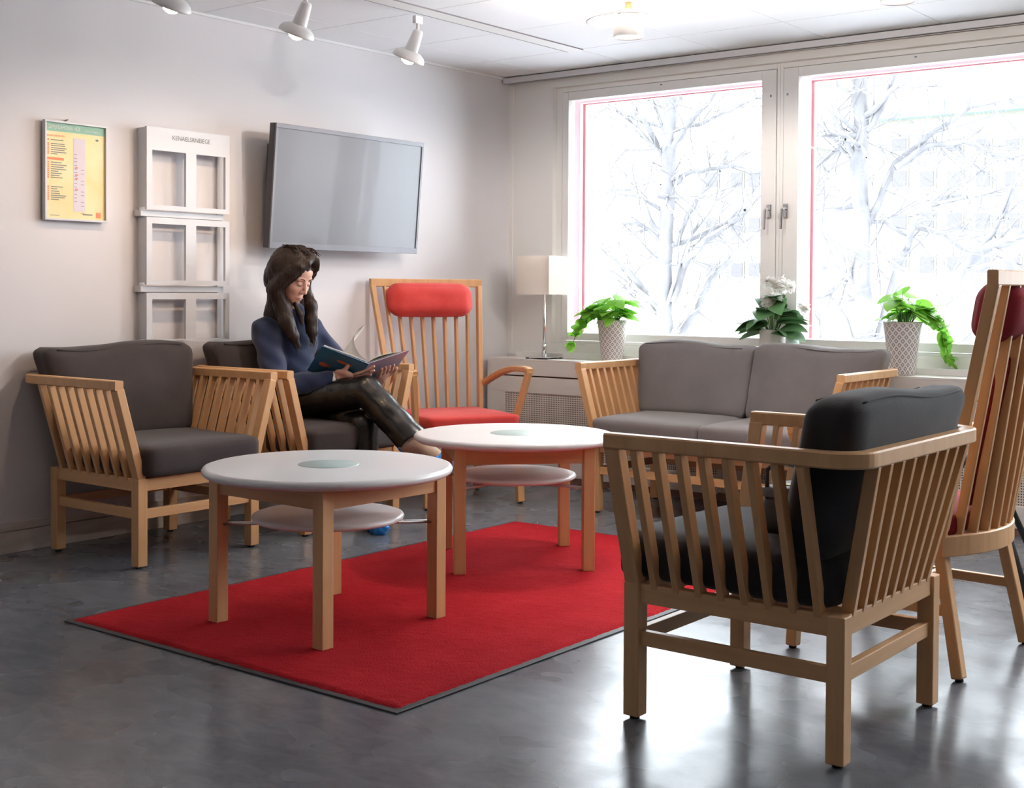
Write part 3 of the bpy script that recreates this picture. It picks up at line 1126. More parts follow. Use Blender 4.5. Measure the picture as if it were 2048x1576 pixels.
# ------------------------------------------------------------------ tall spindle chairs
def tall_chair(label, loc, rz, fab):
    t = thing('high_back_chair', label, 'armchair', loc, rz, 'high-back spindle chairs')
    legs = [((.235, .25, .40), (.255, .262, .008)), ((.235, -.25, .40), (.255, -.262, .008)),
            ((-.20, .235, .36), (-.27, .265, .008)), ((-.20, -.235, .36), (-.27, -.265, .008))]
    for a, b in legs:
        a, b = Vector(a), Vector(b)
        l_ = beam('leg', b, a, .034, .040, 'wood', t, bev=.005)
        L = (a - b).length
        link('foot_glide', lathe_mesh([(0, -L / 2 - .008), (.012, -L / 2 - .008), (.012, -L / 2 + .002)], 12), 'black', l_)
    beam('front_rail', (.235, -.235, .372), (.235, .235, .372), .03, .055, 'wood', t)
    for s_ in (-1, 1):
        beam('side_rail', (-.205, s_ * .238, .372), (.235, s_ * .25, .372), .055, .028, 'wood', t, xref=(0, 0, 1))
        beam('side_stretcher', (-.235, s_ * .25, .19), (.245, s_ * .256, .19), .03, .02, 'wood', t, xref=(0, 0, 1))
    beam('cross_stretcher', (0, -.255, .19), (0, .255, .19), .03, .02, 'wood', t, xref=(0, 0, 1))
    # curved rear rail
    pts = []
    for k in range(13):
        y_ = -.262 + .524 * k / 12
        pts.append((-.205 - .075 * (1 - (y_ / .262) ** 2), y_, .375))
    sweep_rect('rear_rail', pts, .032, .062, 'wood', t)
    # posts, spindles, top rail

    def bot(u):
        return Vector((-.205 - .070 * (1 - u * u), .250 * u, .40))

    def top(u):
        return Vector((-.375 - .012 * (1 - u * u), .318 * u, 1.125))
    for s_ in (-1, 1):
        beam('back_post', bot(s_ * 1.0), top(s_ * 1.0) + Vector((0, 0, .0)), .034, .026, 'wood', t, xref=(1, 0, 0))
    tp = [top(-1.0 + 2 * k / 8) + Vector((0, 0, .016)) for k in range(9)]
    tp[0].y -= .013
    tp[-1].y += .013
    sweep_rect('top_rail', tp, .032, .044, 'wood', t)
    for k in range(8):
        u = -1 + 2 * (k + 1) / 9
        beam('spindle', bot(u), top(u), .028, .016, 'wood', t, xref=(1, 0, 0), bev=.003)
    # arms
    for s_ in (-1, 1):
        pa = bot(s_).lerp(top(s_), .30)
        pts = []
        p0 = Vector((pa.x + .01, pa.y + s_ * .022, pa.z - .025))
        p3 = Vector((.205, s_ * .325, .688))
        for k in range(11):
            u = k / 10
            p = p0.lerp(p3, u)
            p.z += .035 * math.sin(PI * u) + .0 * u
            p.y += s_ * .012 * math.sin(PI * u)
            pts.append(p)
        pts.append(Vector((.235, s_ * .327, .680)))
        sweep_rect('armrest', pts, .042, .030, 'wood', t, .006)
        beam('arm_post', (.135, s_ * .275, .365), (.222, s_ * .326, .682), .040, .026, 'wood', t, xref=(1, 0, 0))
    link('seat_cushion', cushion_mesh((.252, .255, .034), .022, 12, (.004, .004, .008), None, .003, 2), fab, t, (.02, 0, .432))

    def mp(q):
        u = (q.z + .09) / .18
        return (-.318 + q.x - .03 * u, q.y, .958 + .18 * u)
    hc = link('head_cushion', cushion_mesh((.062, .24, .09), .058, 16, (.012, .012, .004), mp, 0), fab, t)
    me = hc.data
    for v in me.vertices:            # gathered folds across the roll
        c = v.co
        amp = .0028 * max(0, 1 - (c.y / .16) ** 2)
        v.co.x += amp * math.sin(c.y * 210 + 3 * math.sin(c.z * 20))
    return t


tall_chair('pale high-back spindle chair with red seat and head cushion in the corner', (.497, -1.113, 0), R(-25), 'red')
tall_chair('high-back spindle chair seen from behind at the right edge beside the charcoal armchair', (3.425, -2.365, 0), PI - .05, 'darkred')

# thin red bag hung inside the back of the right-hand tall chair
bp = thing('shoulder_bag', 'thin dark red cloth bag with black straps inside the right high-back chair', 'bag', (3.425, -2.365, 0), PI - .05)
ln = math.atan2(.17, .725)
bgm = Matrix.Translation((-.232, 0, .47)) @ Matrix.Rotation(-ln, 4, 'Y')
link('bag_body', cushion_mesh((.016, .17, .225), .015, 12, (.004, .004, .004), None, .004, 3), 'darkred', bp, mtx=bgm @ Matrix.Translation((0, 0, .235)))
for s_ in (-1, 1):
    o_ = tube('strap', [(.0, s_ * .10, .452), (.018, s_ * .115, .36), (.022, s_ * .12, .22), (.018, s_ * .10, .06)], .008, 'black', bp)
    o_.matrix_local = bgm
o_ = tube('carry_loop', [(0, -.13, .44), (-.014, -.135, .40), (-.014, -.135, .36), (-.012, -.13, .33)], .006, 'greycloth', bp)
o_.matrix_local = bgm

# black tripod at the far right
tr = thing('tripod', 'black tripod leg showing behind the right high-back chair', 'tripod', (3.30, -1.33, 0))
tube('leg', [(0, 0, .55), (.30, -.36, .012)], .013, 'black', tr)
tube('leg', [(0, 0, .55), (-.30, -.10, .012)], .013, 'black', tr)
tube('leg', [(0, 0, .55), (.10, .42, .012)], .013, 'black', tr)
link('hub', lathe_mesh([(0, .50), (.03, .50), (.03, .58), (0, .58)], 16), 'black', tr)

# camera bag on the foreground armchair
bg_ = thing('camera_bag', 'small black bag with grey lid and lime label on the foreground armchair', 'bag', (3.475, -3.26, .478))
link('bag_body', cushion_mesh((.065, .075, .055), .02, 8, (.006, .006, 0), None, .002), 'black', bg_, (0, 0, .056))
link('lid', cushion_mesh((.068, .078, .016), .012, 6), 'greycloth', bg_, (0, 0, .115))
box('label_patch', (-.03, -.02, .132), (.05, .03, .002), 'tag', bg_)
tube('strap', [(-.05, -.07, .10), (-.055, -.06, .17), (-.02, -.03, .205), (.03, .02, .20), (.05, .06, .15), (.055, .07, .09)], .006, 'black', bg_)
tube('handle_clip', [(-.03, -.045, .185), (.02, .0, .175)], .004, 'chrome', bg_)

# ------------------------------------------------------------------ television
tv = thing('television', 'wall-mounted flat grey television tilted slightly downwards', 'television', (WX, -1.535, 1.30))
tl = math.atan2(.05, .603)
tvm = Matrix.Translation((.125 - WX, 0, 0)) @ Matrix.Rotation(tl, 4, 'Y') @ WALLROT     # x along the wall, y up, z out


def tvbox(nm, lo, hi, mt, bev=0, parent=tv):
    c = Vector([(a + b) / 2 for a, b in zip(lo, hi)])
    return link(nm, box_mesh(*[b - a for a, b in zip(lo, hi)], bev, mt), None, parent, mtx=tvm @ Matrix.Translation(c))


tvbox('housing', (-.531, 0, -.045), (.531, .605, -.006), 'bezel_side', .003)
for nm, lo, hi in (('bezel_bar', (-.531, .583, -.006), (.531, .605, .004)), ('bezel_bar', (-.531, 0, -.006), (.531, .030, .004)),
                   ('bezel_bar', (-.531, .030, -.006), (-.517, .583, .004)), ('bezel_bar', (.517, .030, -.006), (.531, .583, .004))):
    tvbox(nm, lo, hi, 'bezel', .0015)
tvbox('screen', (-.517, .030, -.006), (.517, .583, -.001), 'screen')
me = text_mesh('BenQ', .016)
link('brand_lettering', me, 'print_grey', tv, mtx=tvm @ Matrix.Translation((.02, .008, .0045)))
tvbox('rear_box', (-.515, .32, -.075), (-.30, .505, -.045), 'black', .003)
box2('wall_bracket', (0, -.22, .15), (.085, .22, .47), 'black', tv, .003)

# ------------------------------------------------------------------ poster
ps = thing('framed_poster', 'yellow floor plan poster in thin silver frame on the left wall', 'poster', (WX, -3.049, 1.387))
pw, ph, pd = .305, .422, .022


def pbox(nm, u0, u1, v0, v1, d0, d1, mt, bev=0, par=ps):
    return box2(nm, (d0, u0, v0), (d1, u1, v1), mt, par, bev)


for a, b, c, d in ((-pw / 2, pw / 2, ph - .009, ph), (-pw / 2, pw / 2, 0, .009), (-pw / 2, -pw / 2 + .008, .009, ph - .009), (pw / 2 - .008, pw / 2, .009, ph - .009)):
    pbox('frame_bar', a, b, c, d, .012, .012 + pd, 'alu', .001)
e0 = .024
sh = pbox('poster_sheet', -pw / 2 + .008, pw / 2 - .008, .009, ph - .009, .014, e0, 'yellow')
pbox('header_band', -pw / 2 + .008, pw / 2 - .008, ph - .045, ph - .009, e0, e0 + .0005, 'mint')
wall_text('header_lettering', 'GEMENSAMCKER HGS', .022, (e0 + .001, -.135, ph - .034), 'paper', ps, .155)
wall_text('header_lettering', 'Klinisk mottagning', .012, (e0 + .001, .045, ph - .034), 'paper', ps, .072)
wall_text('list_heading', 'BILAREN LABORATORY', .012, (e0 + .001, -.138, ph - .068), 'orange', ps, .085)
pbox('plan_strip', -.012, .047, .042, .355, e0, e0 + .0006, 'lilac')
rnd = random.Random(5)
lines = [.338 - .0, .322, .314, .304, .296, .287, .279] + [.243, .233, .224, .215, .206, .197, .188, .179] + [.140, .131, .121, .112, .103, .095, .086]
vs, fs, v2, f2 = [], [], [], []


def quad(vs, fs, u0, u1, v0, v1, d):
    n = len(vs)
    vs += [(d, u0, v0), (d, u1, v0), (d, u1, v1), (d, u0, v1)]
    fs.append((n, n + 1, n + 2, n + 3))


for v in lines:
    quad(vs, fs, -.120, -.120 + rnd.uniform(.03, .078), v, v + .0035, e0 + .0008)
    quad(v2, f2, -.136, -.128, v - .001, v + .005, e0 + .0008)
quad(v2, f2, -.137, -.058, .255, .266, e0 + .0008)
for k in range(14):
    v = .285 - .0155 * k
    quad(vs, fs, -.008, .006, v, v + .0022, e0 + .0011)
    if k % 3:
        quad(vs, fs, .024, .040, v - .05, v - .048, e0 + .0011)
    if k in (3, 5, 6, 9):
        quad(v2, f2, -.004, .010, v - .012, v - .006, e0 + .0011)
quad(vs, fs, .098, .112, .352, .360, e0 + .0008)
quad(vs, fs, .034, .082, .028, .033, e0 + .0008)
quad(vs, fs, -.124, -.08, .020, .0225, e0 + .0008)
pyd('list_print', vs, fs, 'print_grey', ps, False)['kind'] = 'stuff'
pyd('list_symbols', v2, f2, 'orange', ps, False)['kind'] = 'stuff'
pbox('logo_square', .100, .124, .018, .042, e0, e0 + .0008, 'orange')
tube('nail', [(.0, -.035, ph + .008), (.02, -.035, ph + .010)], .003, 'dot', ps)

# ------------------------------------------------------------------ leaflet rack
rk = thing('leaflet_rack', 'white metal display rack of three open frames on the left wall', 'display rack', (WX, -2.482, 0))
rw = .472
DX0, DX1 = .055, .070


def rack_panel(zb, zt_, ft, fb):
    hgt = zt_ - zb
    p = empty('panel', rk)
    zo0, zo1 = zb + fb * hgt, zt_ - ft * hgt
    a0, a1, b0, b1 = [-rw / 2 + f * rw for f in (.063, .459, .583, .947)]
    for lo, hi in (((-rw / 2, zo1), (rw / 2, zt_)), ((-rw / 2, zb), (rw / 2, zo0)), ((-rw / 2, zo0), (a0, zo1)), ((a1, zo0), (b0, zo1)), ((b1, zo0), (rw / 2, zo1))):
        box2('panel_bar', (DX0, lo[0], lo[1]), (DX1, hi[0], hi[1]), 'alu', p)
    box2('side_flange', (.0, -rw / 2, zb + .01), (DX0, -rw / 2 + .004, zt_ - .004), 'alu', p)
    return p


p1 = rack_panel(1.455, 1.828, .278, .06)
rack_panel(1.117, 1.422, .095, .07)
rack_panel(.862, 1.081, .133, .03)
wall_text('lettering', 'KENAELSRNEIEGE', .03, (DX1 + .0008, -.098, 1.778), 'print_grey', p1, .215)
for z_ in (1.425, 1.084):
    box2('ledge', (.0, -rw / 2 - .018, z_), (DX1 - .02, rw / 2 - .02, z_ + .028), 'alu', rk, .002)
for u in (-.234, .211):
    box2('wall_rail', (.001, u, .87), (.012, u + .024, 1.80), 'alu', rk)

# ------------------------------------------------------------------ table lamp
ZC = .703
lp = thing('table_lamp', 'chrome table lamp with square white shade on the radiator cover', 'lamp', (.372, -.155, ZC))
box('base_plate', (0, 0, .010), (.165, .165, .006), 'chrome', lp, .002)
for a in (-1, 1):
    for b in (-1, 1):
        box('base_foot', (a * .07, b * .07, .0035), (.014, .014, .007), 'black', lp)
tube('stem', [(0, 0, .012), (0, 0, .42)], .008, 'chrome', lp)
link('socket', lathe_mesh([(0, .013), (.014, .013), (.014, .075), (.009, .085)], 16), 'chrome', lp)
sh_ = empty('lamp_shade', lp)
hs_ = .1175
for a, b, c, d in ((-hs_, hs_, -hs_, -hs_ + .0025), (-hs_, hs_, hs_ - .0025, hs_), (-hs_, -hs_ + .0025, -hs_, hs_), (hs_ - .0025, hs_, -hs_, hs_)):
    box2('shade_side', (a, c, .378), (b, d, .603), 'shade', sh_)
tube('shade_ring', [(-hs_, 0, .59), (hs_, 0, .59)], .003, 'chrome', lp)

# ------------------------------------------------------------------ plants
def leaf_mesh(L, W, heart=.2, fold=.25, droop=.25, n=8):
    vs, fs = [], []
    for i in range(n + 1):
        u = i / n
        wd = W / 2 * (math.sin(PI * min(1, u ** .62)) ** .8) if 0 < u < 1 else .0005
        x_ = L * u
        z_ = -droop * L * u * u
        for s_ in (-1, -.5, 0, .5, 1):
            back = -heart * L * abs(s_) * (1 - u) ** 3
            vs.append((x_ + back, s_ * wd, z_ + fold * abs(s_) * wd - .12 * wd * s_ * s_))
    for i in range(n):
        for k in range(4):
            a = i * 5 + k
            fs.append((a, a + 1, a + 6, a + 5))
    me = bpy.data.meshes.new('leaf')
    me.from_pydata(vs, [], fs)
    me.shade_smooth()
    return me


LEAF_A = [leaf_mesh(.074, .070, .28, .2, d) for d in (.15, .4)]
LEAF_B = [leaf_mesh(.115, .108, .12, .18, d) for d in (.3, .6)]
PETAL = leaf_mesh(.036, .038, .05, .2, .3, 5)
for me in LEAF_A:
    me.materials.append(M['leafA'])
for me in LEAF_B:
    me.materials.append(M['leafB'])
PETAL.materials.append(M['petal'])


def put_leaf(nm, me, parent, pos, dirv, roll, sc):
    x_ = Vector(dirv).normalized()
    z_ = Vector((0, 0, 1)) - x_ * x_.z
    z_ = z_.normalized() if z_.length > .05 else Vector((0, 1, 0))
    y_ = z_.cross(x_)
    mm = Matrix((x_, y_, z_)).transposed().to_4x4() @ Matrix.Rotation(roll, 4, 'X') @ Matrix.Scale(sc, 4)
    mm.translation = pos
    return link(nm, me, None, parent, mtx=mm)


def pot(parent, rt_, rb_, h_, mt):
    prof = [(0, 0), (rb_ * .9, 0), (rb_, .006)]
    prof += [(rb_ + (rt_ - rb_) * (k / 10) ** 1.25, .006 + (h_ - .012) * k / 10) for k in range(1, 11)]
    prof += [(rt_ + .002, h_ - .002), (rt_ - .001, h_), (rt_ - .008, h_), (rt_ - .014, h_ - .03), (0, h_ - .03)]
    link('pot', lathe_mesh(prof, 40, True), mt, parent)
    link('soil', lathe_mesh([(0, h_ - .022), (rt_ - .012, h_ - .022)], 24), 'soil', parent)


def trailing(label, loc, side, seed, rt_, rb_, h_, trail_len):
    rnd = random.Random(seed)
    t = thing('trailing_plant', label, 'potted plant', loc, 0, 'trailing plants in patterned pots')
    pot(t, rt_, rb_, h_, 'diamond')
    side = Vector(side).normalized()
    for k in range(38):
        a = rnd.uniform(0, 2 * PI)
        rr = rt_ * rnd.uniform(.15, 1.0)
        hgt = rnd.uniform(.02, .125) * (1.25 - rr / rt_ * .5)
        p = Vector((rr * math.cos(a), rr * math.sin(a), h_ + hgt))
        tube('stem', [(p.x * .4, p.y * .4, h_ - .02), (p.x * .8, p.y * .8, h_ + hgt * .6), p], .0016, 'stem', t, 5)
        put_leaf('leaf', rnd.choice(LEAF_A), t, p, (math.cos(a), math.sin(a), rnd.uniform(-.5, .35)), rnd.uniform(-.5, .5), rnd.uniform(.85, 1.35))
    # the trail that spills over the rim
    pts = []
    for k in range(14):
        u = k / 13
        pts.append(side * (rt_ * .5 + trail_len[0] * u ** .8) + Vector((0, 0, h_ + .045 + .03 * math.sin(PI * min(1, u * 1.4)) - trail_len[1] * u ** 2.2)))
    tube('trail', pts, .0022, 'stem', t, 5)
    perp = side.cross(Vector((0, 0, 1)))
    for k in range(38):
        u = rnd.uniform(.12, 1)
        i = min(12, int(u * 13))
        p = pts[i].lerp(pts[i + 1], rnd.random()) + perp * rnd.uniform(-.018, .018)
        d = side * rnd.uniform(-.2, .7) + perp * rnd.uniform(-1, 1) + Vector((0, 0, rnd.uniform(-1.0, .4)))
        put_leaf('leaf', rnd.choice(LEAF_A), t, p, d, rnd.uniform(-.6, .6), rnd.uniform(.85, 1.3) * (1.1 - .45 * u))
    return t


trailing('trailing green plant in patterned pot beside the table lamp', (.84, -.135, ZC), (-.86, -.5, 0), 3, .088, .064, .235, (.19, .20))
trailing('trailing green plant in patterned pot at the right end of the sofa', (2.545, -.165, ZC), (.80, .55, 0), 9, .093, .064, .258, (.19, .25))

fl = thing('flowering_plant', 'white flowering plant in plain white pot behind the sofa', 'potted plant', (on(1, -.14, 1545, 670).x, -.14, .703))
pot(fl, .068, .064, .205, 'ceramic')
rnd = random.Random(21)
for k in range(30):
    a = 2 * PI * k / 30 * 3.7 + rnd.uniform(-.3, .3)
    tier = k % 4
    rr = .035 + .022 * rnd.random()
    z_ = .198 + .045 * tier + rnd.uniform(-.01, .02)
    p = Vector((rr * math.cos(a), rr * math.sin(a), z_))
    tube('stem', [(p.x * .3, p.y * .3, .18), p], .0025, 'stem', fl, 5)
    put_leaf('leaf', rnd.choice(LEAF_B), fl, p, (math.cos(a), math.sin(a), rnd.uniform(-.15, .55)), rnd.uniform(-.4, .4), rnd.uniform(1.0, 1.4))
vrt = Vector((rt.x, rt.y, 0))
for (du, dz, dn, nf) in ((-.045, .345, -.10, 11), (.03, .43, -.05, 11), (-.02, .45, .0, 10), (.075, .43, -.02, 10), (.15, .32, -.04, 9), (-.005, .365, -.10, 9), (.05, .46, .0, 9)):
    c = vrt * du + Vector((-fw.x, -fw.y, 0)) * -dn + Vector((0, 0, dz))
    for q in range(nf):
        a, b = rnd.uniform(0, 2 * PI), rnd.uniform(-.7, 1)
        d = Vector((math.cos(a) * math.cos(b), math.sin(a) * math.cos(b), math.sin(b)))
        flw = empty('flower', fl, c + d * .016)
        for j in range(5):
            pa = 2 * PI * j / 5
            t1 = d.orthogonal().normalized()
            t2 = d.cross(t1)
            put_leaf('petal', PETAL, flw, d * .004, t1 * math.cos(pa) + t2 * math.sin(pa) + d * .5, 0, .8)

# ------------------------------------------------------------------ lamps
def light(name, typ, parent, loc, energy, col, rad=.03, **kw):
    l = bpy.data.lights.new(name, typ)
    l.energy = energy
    l.color = col
    l.shadow_soft_size = rad
    for k, v in kw.items():
        setattr(l, k, v)
    o = bpy.data.objects.new(name, l)
    COL.objects.link(o)
    o.parent = parent
    o.location = loc
    return o


def pendant(label, x_, y_, watt):
    t = thing('pendant_lamp', label, 'lamp', (x_, y_, 2.176), 0, 'white pendant lamps')
    ring = lathe_mesh([(.064, 0), (.064, .055), (.0615, .055), (.0615, 0), (.064, 0)], 40)
    link('lower_ring', ring, 'lampwhite', t)
    prof = [(.064, .097), (.10, .094), (.15, .083), (.178, .070), (.180, .068), (.178, .066), (.15, .079), (.10, .090), (.064, .093), (.064, .097)]
    link('disc_shade', lathe_mesh(prof, 56), 'lampwhite', t)
    link('upper_cap', lathe_mesh([(.058, .150), (.062, .145), (.062, .2235), (0, .2235), (0, .150), (.058, .150)], 36), 'lampwhite', t)
    link('bulb', lathe_mesh([(0, .062), (.016, .066), (.026, .078), (.026, .096), (.014, .114)], 20), 'clear_bulb', t)
    link('bulb_socket', lathe_mesh([(0, .114), (.015, .114), (.017, .118), (.017, .150), (0, .150)], 20), 'bulb_cap', t)
    for k in range(3):
        a = 2 * PI * k / 3 + .55
        tube('rod', [(.0625 * math.cos(a), .0625 * math.sin(a), .05), (.0625 * math.cos(a), .0625 * math.sin(a), .16)], .0018, 'lampwhite', t, 6)
    light('pendant_light', 'POINT', t, (0, 0, .088), watt, (1, .905, .82), .018)
    return t


PW = 38
PB = 4
pendant('white pendant lamp with flat disc shade left of the window mullion', 1.905, -1.64, PW)
pendant('white pendant lamp cut off by the top edge at the right', 3.073, -1.62, PW)
for k, wd in ((2, 'third'), (3, 'fourth')):  # lamps out of view, added to brighten the room
    pendant('added out-of-view pendant lamp for room light, %s from the left wall in the row by the windows' % wd, 1.905 + 1.168 * k, -1.63, PW)
for k, wd in ((0, 'first'), (2, 'second'), (4, 'third')):  # unseen row added as weak fill from the camera side
    pendant('added out-of-view pendant lamp for fill light, %s from the left wall in the row above the camera' % wd, 1.905 + 1.168 * k, -5.1, PB)

tk = thing('lighting_track', 'white lighting track on the ceiling along the left wall', 'lighting track', (.866, 0, H - .0005))
box2('track_body', (-.05, -7.0, -.004), (.05, -.56, 0), 'white', tk, .001)
for u in (-.053, .050):
    box2('track_gap', (u, -7.0, -.0055), (u + .004, -.56, 0), 'dot', tk)


def spot(label, shade_px, joint_z, watt):
    """shade centre taken on the plane below the track"""
    p = on(0, .775, *shade_px)
    ax = Vector((-.42, -.05, -.90)).normalized()
    t = thing('track_spotlight', label, 'lamp', (.826, p.y, H - .020), 0, 'white track spotlights')
    org = Vector(t.location)
    topz = p - ax * .135
    box('track_adapter', (0, topz.y - org.y, -.018), (.022, .05, .036), 'lampwhite', t, .003)
    tube('arm', [(0, topz.y - org.y, -.03), Vector((.826, topz.y, topz.z + .01)) - org, topz + ax * .02 - org], .008, 'lampwhite', t)
    mm = frame_mtx(topz - org, ax, (0, 1, 0))
    link('lamp_body', lathe_mesh([(0, -.004), (.018, -.002), (.024, .008), (.033, .105), (.033, .115)], 28), 'lampwhite', t, mtx=mm)
    link('lamp_shade', lathe_mesh([(.032, .098), (.05, .102), (.070, .116), (.078, .132), (.078, .142), (.075, .142), (.072, .130), (.05, .112), (.032, .106)], 40), 'lampwhite', t, mtx=mm)
    link('bulb', lathe_mesh([(.026, .108), (.034, .125), (.034, .142), (.026, .156), (.012, .163), (0, .165)], 24), 'bulb', t, mtx=mm)
    l = light('spot_light', 'SPOT', t, (0, 0, 0), watt, (1, .66, .38), .035, spot_size=R(115), spot_blend=.9)
    l.matrix_local = frame_mtx(topz + ax * .172 - org, -ax, (0, 1, 0))
    return t


spot('white track spotlight nearest the window', (817, 116), 0, 8)
spot('white track spotlight, middle of the three', (593, 66), 0, 8)
spot('white track spotlight at the left, cut off by the top edge', (343, 12), 0, 8)

# ------------------------------------------------------------------ open picture book
BB = on(0, .72, 738, 727)
bs = Vector((-.79, .37, -.49)).normalized()                      # along the spine, towards the reader
ba = Vector((-.13, -.17, .085))
ba = (ba - bs * ba.dot(bs))                                      # near cover
be = Vector((.10, .19, .080))
be = (be - bs * be.dot(bs))                                      # far cover
BL = .255
bk = thing('picture_book', 'large open picture book with blue cover held by the seated woman', 'book', BB + bs * BL)
bo = Vector(bk.location)


def slab(nm, o0, e1, e2, th, mt, parent=bk):
    """thin sheet spanned by e1, e2 with real thickness"""
    n_ = e1.cross(e2).normalized() * th
    vs = []
    for k in (0, 1):
        for a, b in ((0, 0), (1, 0), (1, 1), (0, 1)):
            vs.append(o0 + e1 * a + e2 * b + n_ * k - bo)
    fs = [(0, 3, 2, 1), (4, 5, 6, 7), (0, 1, 5, 4), (1, 2, 6, 5), (2, 3, 7, 6), (3, 0, 4, 7)]
    return pyd(nm, vs, fs, mt, parent, False)


n1 = ba.cross(bs).normalized()
n1 = -n1 if n1.dot(CAM - BB) < 0 else n1                         # outward (camera side) normal of the near cover
n2 = be.cross(bs).normalized()
n2 = -n2 if n2.z > 0 else n2
near = slab('front_cover', BB, ba, bs * BL, .003, 'bookblue')
slab('rear_cover', BB, be, bs * BL, .003, 'bookside')
# page blocks that curve out of the spine


def pages(nm, e, nrm, th, lift, mt, n=14, ln=.965):
    vs, fs = [], []
    for i in range(n + 1):
        u = i / n
        c = BB - nrm * (.004 + lift * math.sin(PI * min(1, u * 1.15 + .03)) ** .7 * (1 - u * .55)) + e * (u * ln)
        for b in (.012, .988):
            vs.append(c + bs * BL * b - bo)
            vs.append(c - nrm * th * (1 - .3 * u) + bs * BL * b - bo)
    for i in range(n):
        a = i * 4
        b = a + 4
        fs += [(a, b, b + 2, a + 2), (a + 1, a + 3, b + 3, b + 1), (a, a + 1, b + 1, b), (a + 2, b + 2, b + 3, a + 3)]
    fs += [(0, 2, 3, 1), (n * 4, n * 4 + 1, n * 4 + 3, n * 4 + 2)]
    return pyd(nm, vs, fs, mt, bk, False)


pages('page_block', ba, n1, .007, .003, 'paper')
pages('page_block', be, n2, .004, .003, 'pagedark')
pages('page_block', be, n2, .0025, .020, 'pagegreen')
# one page being turned, curling upwards
vs, fs = [], []
tip = on(0, .735, 731, 648)
for i in range(17):
    u = i / 16
    p = BB - n1 * .012
    c1 = BB + ba * .35 + Vector((0, 0, .01))
    c2 = BB + ba * .48 + Vector((0, 0, .10))
    q = p * (1 - u) ** 3 + c1 * 3 * u * (1 - u) ** 2 + c2 * 3 * u * u * (1 - u) + tip * u ** 3
    sp = bs * BL * .97
    for b in range(5):
        vs.append(q + sp * (b / 4) - bo + Vector((0, 0, .004 * math.sin(b + 4 * u))))
for i in range(16):
    for b in range(4):
        a = i * 5 + b
        fs.append((a, a + 1, a + 6, a + 5))
pg = pyd('turning_page', vs, fs, 'paper', bk)
sm = pg.modifiers.new('thickness', 'SOLIDIFY')
sm.thickness = .0006
# print on the near cover: u along the cover edge, v down the spine
co = n1 * .0036 - bo + BB


def cover_print(nm, pts, mt):
    vs = [co + ba * u + bs * (BL * v) for u, v in pts]
    pyd(nm, vs, [tuple(range(len(vs)))], mt, near, False)


for (u0, v0, su, sv) in ((.46, .28, .13, .045), (.78, .58, .09, .075)):
    cover_print('fish_print', [(u0 + su * math.cos(q * PI / 8), v0 + sv * math.sin(q * PI / 8)) for q in range(16)], 'fish')
    cover_print('fish_tail_print', [(u0 - su * .8, v0), (u0 - su * 1.5, v0 - sv), (u0 - su * 1.5, v0 + sv)], 'fish')
for k in range(4):
    cover_print('cover_lettering', [(.78 - .015 * k, .26 + .055 * k), (.62, .26 + .055 * k), (.62, .285 + .055 * k), (.78 - .015 * k, .285 + .055 * k)], 'bezel')

# ------------------------------------------------------------------ the reading woman
pr = thing('person', 'woman with long dark hair in navy sweater and black leather trousers reading a book', 'person', (.37, -2.03, 0))
PO = Vector(pr.location)
hy_, hp = R(8), R(-27)
HF = Vector((math.cos(hp) * math.cos(hy_), math.cos(hp) * math.sin(hy_), math.sin(hp)))
HL = Vector((-math.sin(hy_), math.cos(hy_), 0))
HU = HF.cross(HL)
HO = on(0, .335, 582, 551)


def hd(f, l, u):
    return HO + HF * f + HL * l + HU * u


HAX = (HF, HL, HU)
shR, shL = Vector((.235, -2.185, .90)), Vector((.235, -1.895, .90))
elR, elL = Vector((.375, -2.235, .650)), Vector((.40, -1.80, .665))
wrR, wrL = Vector((.575, -2.085, .690)), Vector((.60, -1.83, .725))
hipR, hipL = Vector((.27, -2.125, .565)), Vector((.27, -1.945, .55))
knR, knL = Vector((.705, -1.985, .632)), Vector((.68, -1.975, .468))
anR, anL = Vector((.985, -1.965, .415)), Vector((.715, -2.005, .085))
toR, toL = Vector((1.095, -1.84, .315)), Vector((.865, -2.065, .038))
neck0 = Vector((.262, -2.045, .955))


def oncover(px, py, off):
    d = ray(px, py)
    q = BB + n1 * off
    return CAM + d * ((q - CAM).dot(n1) / d.dot(n1))


wrR = oncover(668, 758, .055)
qL = BB + be * .52 + bs * BL * .62 - n2 * -.03
wrL = qL + bs * .09 + n2 * .004


bf_ = Field((.0, -2.36, -.02), (1.2, -1.62, 1.36), .0055)
# trunk and limbs (mostly under the clothes)
bf_.ell((.22, -2.035, .60), (.12, .15, .13))
bf_.cap((.22, -2.035, .62), (.225, -2.04, .84), .115, .115, .05)
bf_.cap(shR, shL, .05, .05, .05)
bf_.cap(neck0, hd(-.02, 0, -.06), .052, .050, .025)
for a, b, c, r0, r1, r2 in ((shR, elR, wrR, .045, .036, .024), (shL, elL, wrL, .045, .038, .026), (hipR, knR, anR, .075, .052, .036), (hipL, knL, anL, .075, .052, .036)):
    bf_.cap(a, b, r0, r1, .03)
    bf_.cap(b, c, r1, r2, .02)
bf_.cap(anR, toR, .034, .024, .02)
bf_.cap(anL, toL, .034, .024, .02)
